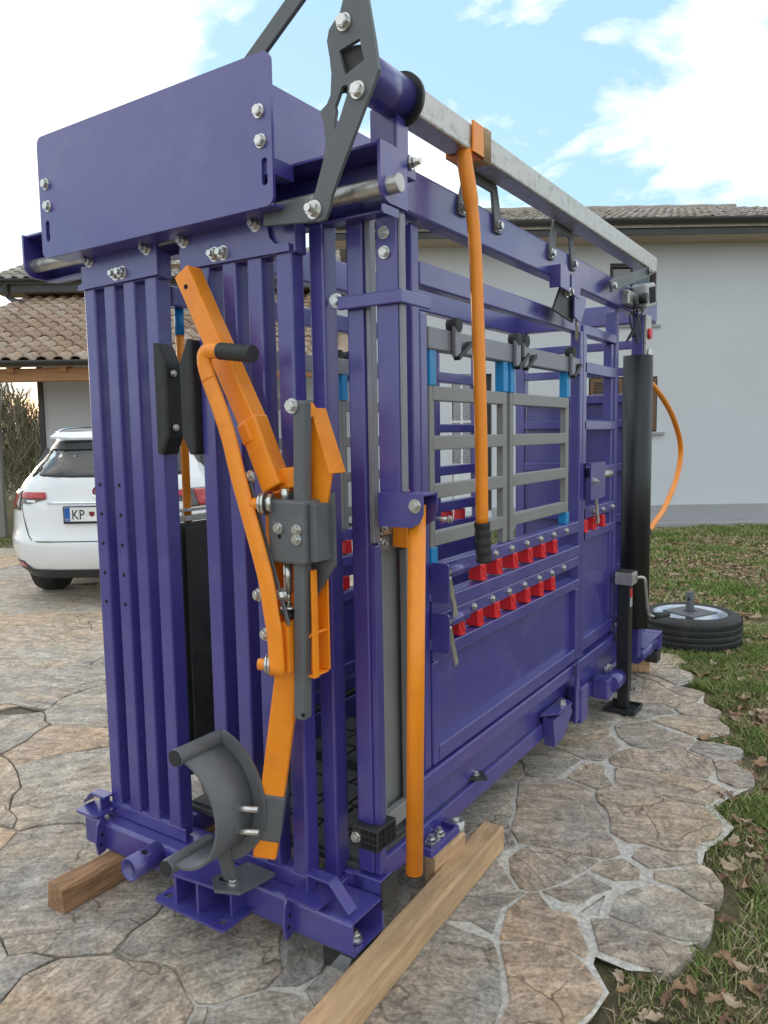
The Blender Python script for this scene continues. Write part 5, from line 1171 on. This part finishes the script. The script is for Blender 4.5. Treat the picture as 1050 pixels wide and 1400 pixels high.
def tile_mat(name, cols):
    mt, t, b = newmat(name); l = t.links.new; oi = N(t, 'ShaderNodeObjectInfo'); c = N(t, 'ShaderNodeTexCoord')
    geo = N(t, 'ShaderNodeNewGeometry'); ad = N(t, 'ShaderNodeMath', operation='ADD'); l(oi.outputs['Random'], ad.inputs[0]); l(geo.outputs['Random Per Island'], ad.inputs[1]); fr = N(t, 'ShaderNodeMath', operation='FRACT'); l(ad.outputs[0], fr.inputs[0])
    r = N(t, 'ShaderNodeValToRGB'); l(fr.outputs[0], r.inputs[0]); e = r.color_ramp.elements; e[0].color = (*cols[0], 1); e[1].color = (*cols[-1], 1)
    for i, k in enumerate(cols[1:-1]): q = e.new((i+1)/(len(cols)-1)); q.color = (*k, 1)
    n = N(t, 'ShaderNodeTexNoise', Scale=14.0, Detail=8.0, Roughness=0.7); l(c.outputs['Object'], n.inputs['Vector'])
    rr = N(t, 'ShaderNodeValToRGB'); l(n.outputs[0], rr.inputs[0]); rr.color_ramp.elements[0].position = 0.3; rr.color_ramp.elements[0].color = (0.6, 0.58, 0.55, 1); rr.color_ramp.elements[1].position = 0.7; rr.color_ramp.elements[1].color = (1.25, 1.25, 1.25, 1)
    m = N(t, 'ShaderNodeMix', data_type='RGBA', blend_type='MULTIPLY'); m.inputs[0].default_value = 1.0; l(r.outputs[0], m.inputs[6]); l(rr.outputs[0], m.inputs[7]); l(m.outputs[2], b.inputs['Base Color']); b.inputs['Roughness'].default_value = 0.75
    return mt
M['tile_red'] = tile_mat('clay_tile', [(0.37, 0.25, 0.175), (0.45, 0.33, 0.24), (0.42, 0.34, 0.27), (0.34, 0.225, 0.155), (0.48, 0.395, 0.32)])
M['tile_grey'] = tile_mat('weathered_tile', [(0.36, 0.31, 0.27), (0.46, 0.42, 0.38), (0.31, 0.27, 0.23), (0.52, 0.49, 0.45)])
def tile_geo(w=0.235, ln=0.40):
    prof = []
    for i in range(5): a = math.pi*i/4; prof.append((-w*0.5+0.15*(1-math.cos(a))/2, 0.052*math.sin(a)))
    prof += [(w*0.5-0.055, -0.012), (w*0.5-0.025, -0.012), (w*0.5+0.004, 0.012)]
    V_ = []
    for y, lift in ((0.0, 0.030), (ln, 0.0)):
        for x, z in prof: V_.append((x, y, z+lift))
    for x, z in prof: V_.append((x, 0.0, z+0.030-0.018))
    n = len(prof); F_ = [(i, i+1, n+i+1, n+i) for i in range(n-1)]+[(2*n+i, 2*n+i+1, i+1, i) for i in range(n-1)]
    return V_, F_
TV, TF = tile_geo()
def tile_mesh(m_):
    me = bpy.data.meshes.new('roof_tile'); me.from_pydata(TV, [], TF); me.materials.append(M[m_]); me.polygons.foreach_set('use_smooth', [True]*(len(TV)//3-1)+[False]*(len(TV)//3-1)); return me
def tiles(roof, T, m_, x0, x1, y0, z0, slope, length, single_rows, single_x, keep=None):
    """rows of curved tiles on a slope; the ones in view are pieces of their own"""
    ang = math.atan(slope); me = tile_mesh(m_); nrow = int(length/0.33); ncol = int((x1-x0)/0.235); av, af = [], []
    c_, s_ = math.cos(ang), math.sin(ang); rr = random.Random(4)
    for r in range(nrow):
        for c in range(ncol):
            d = r*0.33; p = Vector((x0+0.12+c*0.235, y0+d*c_, z0+d*s_))
            if keep and not keep(p): continue
            p += Vector((rr.uniform(-.006, .006), rr.uniform(-.008, .008), rr.uniform(0, .006))); yaw_ = rr.uniform(-.02, .02)
            if r < single_rows and single_x[0] <= p.x <= single_x[1]:
                o = place('roof_tile', me, Vector(T(p)), roof); o.rotation_euler = (ang, 0, yaw_)
            else:
                k = len(av); R_ = Matrix.Rotation(yaw_, 3, 'Z') @ Matrix.Rotation(ang, 3, 'X'); av += [tuple(Vector(T(p))+R_ @ Vector(v)) for v in TV]; af += [tuple(a+k for a in f) for f in TF]
    if av:
        m2 = bpy.data.meshes.new('far_roof_tiles'); m2.from_pydata([tuple(Vector(v)-ORG[roof.name]) for v in av], [], af); m2.materials.append(M[m_])
        o = bpy.data.objects.new('far_roof_tiles', m2); COL.objects.link(o); o.parent = roof; ORG[o.name] = ORG[roof.name]; tag(o, kind='stuff')
def quad_prism(pts, th, T):
    b = B(T)
    def g(t):
        vs_ = [t.verts.new(p) for p in pts]; f = t.faces.new(vs_); r = bmesh.ops.extrude_face_region(t, geom=[f]); bmesh.ops.translate(t, verts=[e for e in r['geom'] if isinstance(e, bmesh.types.BMVert)], vec=(0, 0, -th))
    b._add(g); return b
# ---- the pale house on the right
A = (4.0, 11.4)
T1 = lambda c: (c.x-A[0], c.y-A[1], c.z)
hs = thing('house', 'pale grey rendered house with dark gutter and tiled roof behind the lawn', 'house', VW(*A), YAW)
# wall with window and door openings
ops = [(3.34, 2.92, 4.02, 3.80), (3.05, 1.36, 4.06, 2.17), (0.98, 0.22, 1.62, 2.25)]
wl = B(T1).plate([(-0.25, 0.0), (10.2, 0.0), (10.2, 4.2), (-0.25, 4.2)], [[(a, b), (c, b), (c, d), (a, d)] for a, b, c, d in ops], (0, 11.7, 0), (1, 0, 0), (0, 0, 1), 0.3)
wl.box(-0.25, 0.05, 11.701, 19.4, 0, 4.2, 0).box(9.9, 10.2, 11.701, 19.4, 0, 4.2, 0).box(0.05, 9.9, 19.1, 19.4, 0, 4.2, 0).box(0.05, 9.9, 12.6, 12.62, 0, 4.2, 0)
wall = wl.obj('wall', 'stucco', hs)
B(T1).box(-0.27, 0.978, 11.375, 11.42, -0.04, 0.27, 0.01).box(1.622, 10.22, 11.375, 11.42, -0.04, 0.27, 0.01).obj('plinth', 'plinth', wall)
B(T1).box(-0.4, 10.4, 11.05, 11.374, -0.04, 0.035, 0.01).obj('plinth_path', 'plinth', wall)
EZ = 4.19; SL = 0.31; RZ = EZ+SL*3.9
rf1 = quad_prism([(-0.8, 10.80, EZ), (10.75, 10.80, EZ), (6.6, 14.7, RZ), (-0.8, 14.7, RZ)], 0.05, T1).obj('roof', 'tile_grey', hs)
quad_prism([(-0.8, 14.71, RZ), (6.6, 14.71, RZ), (10.75, 19.9, 3.8), (-0.8, 19.9, 3.8)], 0.05, T1).obj('roof_slope', 'tile_grey', hs)
quad_prism([(6.62, 14.7, RZ-0.002), (10.76, 10.80, EZ-0.002), (10.76, 19.9, 3.79)], 0.05, T1).obj('roof_slope', 'tile_grey', hs)
tiles(rf1, T1, 'tile_grey', -0.8, 10.7, 10.78, EZ+0.015, SL, 4.0, 5, (1.2, 6.6), keep=lambda p: p.x < 10.6-(p.y-10.8)*1.04)
B(T1).sweep([(x, 14.7, RZ+0.03) for x in np.linspace(-0.8, 6.6, 24)], [0.10+0.012*(i % 2) for i in range(24)], n=10, up=(0, 0, 1)).obj('ridge_cap', 'tile_grey', rf1)
B(T1).box(-0.8, 10.75, 10.86, 11.40, EZ-0.125, EZ-0.10, 0.002).obj('soffit', 'soffit', hs)
gt = B(T1)
def _gut(t, x0, x1, y, z, r):
    n = 10; P0 = [(y-r*math.cos(math.pi*i/n), z-r*math.sin(math.pi*i/n)) for i in range(n+1)]; P1 = [(y-(r-0.006)*math.cos(math.pi*i/n), z-(r-0.006)*math.sin(math.pi*i/n)) for i in range(n+1)]
    V0 = [[t.verts.new((x, *p)) for p in Q] for x in (x0, x1) for Q in (P0, P1)]
    for i in range(n):
        for a, b in ((V0[0], V0[2]), (V0[3], V0[1])): f = t.faces.new((a[i], a[i+1], b[i+1], b[i])); f.smooth = True
        t.faces.new((V0[0][i], V0[0][i+1], V0[1][i+1], V0[1][i])); t.faces.new((V0[2][i], V0[2][i+1], V0[3][i+1], V0[3][i]))
    for i in (0, n): t.faces.new((V0[0][i], V0[2][i], V0[3][i], V0[1][i]))
gt._add(lambda t: _gut(t, -0.85, 10.8, 10.76, EZ+0.06, 0.075)); gt.obj('gutter', 'gutter', hs)
B(T1).box(-0.8, 10.75, 10.835, 10.86, EZ-0.14, EZ+0.01, 0.003).obj('fascia', 'gutter', hs)
# windows
def window(x0, z0, x1, z1, fr, gl, name='window', cols=2, rows=1):
    w = B(T1); f = 0.055
    w.box(x0, x0+f, 11.44, 11.52, z0, z1, 0.004).box(x1-f, x1, 11.44, 11.52, z0, z1, 0.004).box(x0+f, x1-f, 11.44, 11.52, z0, z0+f, 0.004).box(x0+f, x1-f, 11.44, 11.52, z1-f, z1, 0.004)
    o = w.obj(name, fr, hs)
    cw, rh = (x1-x0-2*f)/cols, (z1-z0-2*f)/rows
    for i in range(cols):
        for j in range(rows): B(T1).box(x0+f+i*cw+0.014, x0+f+(i+1)*cw-0.014, 11.475, 11.485, z0+f+j*rh+0.014, z0+f+(j+1)*rh-0.014, 0).obj('pane', gl(i, j), o)
    for i in range(1, cols): B(T1).box(x0+f+i*cw-0.016, x0+f+i*cw+0.016, 11.462, 11.50, z0+f, z1-f, 0.002).obj('muntin', fr, o)
    for j in range(1, rows): B(T1).box(x0+f, x1-f, 11.464, 11.498, z0+f+j*rh-0.016, z0+f+j*rh+0.016, 0.002).obj('muntin', fr, o)
    return o
w1 = window(3.34, 2.92, 4.02, 3.80, 'framewood', lambda i, j: 'winglass')
B(T1).box(3.28, 4.08, 11.36, 11.45, 2.88, 2.918, 0.004).obj('sill', 'plinth', w1)
w2 = window(3.05, 1.36, 4.06, 2.17, 'framewood', lambda i, j: 'winglass')
for xa, xb in ((3.07, 3.54), (3.57, 4.04)):
    sh = B(T1).box(xa, xa+0.05, 11.385, 11.425, 1.38, 2.15, 0.003).box(xb-0.05, xb, 11.385, 11.425, 1.38, 2.15, 0.003).box(xa+0.05, xb-0.05, 11.385, 11.425, 1.38, 1.44, 0.003).box(xa+0.05, xb-0.05, 11.385, 11.425, 2.09, 2.15, 0.003).obj('shutter', 'shutter', w2)
    for k in range(14): B(T1).bar((xa+0.05, 11.405, 1.463+k*0.046), (xb-0.05, 11.405, 1.463+k*0.046), 0.035, 0.008, up=(0, -0.6, 0.8), b=0).obj('slat', 'shutter', w2)
B(T1).box(2.98, 4.16, 11.34, 11.40, 1.315, 1.355, 0.004).obj('sill', 'plinth', w2)
d1 = window(0.98, 0.22, 1.38, 2.25, 'pvc', lambda i, j: 'lace' if j > 1 else 'pvc', 'door', 2, 6)
B(T1).box(1.381, 1.62, 11.5, 11.53, 0.22, 2.25, 0.003).obj('door_leaf', 'framewood', d1)

# ---- the house with the red tiled porch on the left
A2 = (-4.0, 12.0)
T2 = lambda c: (c.x-A2[0], c.y-A2[1], c.z)
h2 = thing('house', 'house with clay tiled porch roof on an orange wood beam behind the car', 'house', VW(*A2), YAW)
S2 = 0.364
rf2 = quad_prism([(-6.75, 10.5, 2.42), (-0.45, 10.5, 2.42), (-0.45, 15.2, 2.42+S2*4.7), (-6.75, 15.2, 2.42+S2*4.7)], 0.05, T2).obj('porch_roof', 'tile_red', h2)
tiles(rf2, T2, 'tile_red', -6.78, -0.45, 10.48, 2.44, S2, 5.0, 14, (-6.8, -1.85))
gt = B(T2); gt._add(lambda t: _gut(t, -6.85, -0.4, 10.42, 2.45, 0.07)); gt.obj('gutter', 'gutter', h2)
B(T2).box(-6.75, -0.45, 10.62, 10.78, 2.19, 2.365, 0.008).obj('beam', 'beamwood', h2)
for k in range(9): B(T2).bar((-6.5+k*0.72, 10.55, 2.36), (-6.5+k*0.72, 15.1, 2.36+S2*4.55), 0.09, 0.12, b=0.004).obj('rafter', 'beamwood', h2)
w3 = B(T2).box(-5.25, -0.45, 12.0, 12.25, 0, 2.9, 0).box(-0.75, -0.46, 12.26, 15.2, 0, 3.4, 0).obj('wall', 'stucco', h2)
B(T2).box(-5.33, -5.252, 11.97, 12.27, 0, 2.85, 0.004).obj('corner_post', 'gutter', h2)
B(T2).cyl((-3.05, 11.9, 0), (-3.05, 11.9, 2.5), 0.045, 16).obj('downpipe', 'pvc', h2)
u2 = B(T2).box(-6.68, 1.0, 15.25, 15.5, 0.0, 4.75, 0).obj('upper_wall', 'shutter', h2)
rf3 = quad_prism([(-7.3, 14.6, 4.33), (1.6, 14.6, 4.33), (1.6, 18.6, 4.33+S2*4), (-7.3, 18.6, 4.33+S2*4)], 0.05, T2).obj('upper_roof', 'tile_grey', h2)
tiles(rf3, T2, 'tile_grey', -7.33, 1.6, 14.58, 4.35, S2, 4.2, 6, (-7.4, -4.6))
gt = B(T2); gt._add(lambda t: _gut(t, -7.4, 1.6, 14.52, 4.36, 0.075)); gt.obj('gutter', 'gutter', h2)
B(T2).box(-7.3, 1.6, 14.61, 14.66, 4.13, 4.30, 0.003).obj('fascia', 'gutter', h2)
B(T2).box(-7.25, 1.5, 14.67, 15.24, 4.15, 4.18, 0.003).obj('soffit', 'soffit', h2)
B(T2).sweep(smooth([(-6.95, 14.55, 4.30), (-6.95, 14.58, 4.12), (-6.90, 14.62, 4.02), (-6.72, 14.5, 3.95), (-6.55, 14.4, 3.90)]), 0.045, n=12, up=(0, 1, 0)).obj('downpipe', 'gutter', h2)

# ---- post with stay wire, bare hedge
p0 = VW(-5.66, 11.3, 0)
pt = thing('fence_post', 'weathered concrete post with a stay wire at the left edge', 'post', p0, YAW)
B().box(-0.05, 0.05, -0.05, 0.05, -0.05, 1.53, 0.012).obj('shaft', 'concrete', pt)
B().cyl((0.03, 0, 1.40), (0.42, -0.6, 2.2), 0.006, 8).obj('stay_wire', 'galv', pt)
M['twig'] = vcol_material('bare_twigs', 0.9)
hv, hf, hc = [], [], []; Rh = random.Random(8)
for i in range(26000):
    x = Rh.uniform(-17, -3.8); d = Rh.uniform(0, 1.6)**1.2; y = 17.2+d; top = 1.95+0.30*math.sin(x*1.9)+0.22*math.sin(x*4.3+1)+0.12*math.sin(x*9.1)
    z = Rh.random()**0.8*top; ln = Rh.uniform(0.25, 0.7); a = Rh.uniform(0, 6.28); ti = Rh.uniform(0.1, 1.0)
    dv = Vector((math.sin(ti)*math.cos(a), math.sin(ti)*math.sin(a), math.cos(ti)))*ln; w = Rh.uniform(0.004, 0.010); p = Vector((x, y, z)); sx = dv.cross(Vector((0, 1, 0.2))).normalized()*w
    k = len(hv)
    for q in (p-sx, p+sx, p+dv*0.55+sx*0.7+Vector((Rh.uniform(-.04, .04), 0, 0)), p+dv): hv.append(tuple(VW(q.x, q.y, q.z)))
    hf.extend([(k, k+1, k+2), (k, k+2, k+3)]); g_ = Rh.uniform(0.6, 1.3); c = (0.31*g_, 0.27*g_, 0.20*g_, 1) if Rh.random() < 0.7 else (0.20*g_, 0.21*g_, 0.10*g_, 1); hc.extend([c]*4)
me = bpy.data.meshes.new('hedge'); me.from_pydata(hv, [], hf); me.materials.append(M['twig'])
ca = me.color_attributes.new('Col', 'FLOAT_COLOR', 'POINT'); ca.data.foreach_set('color', np.array(hc, dtype=np.float32).ravel())
o = bpy.data.objects.new('hedge', me); COL.objects.link(o); tag(o, 'bare brown winter hedge in the distance on the left', 'hedge', kind='stuff')
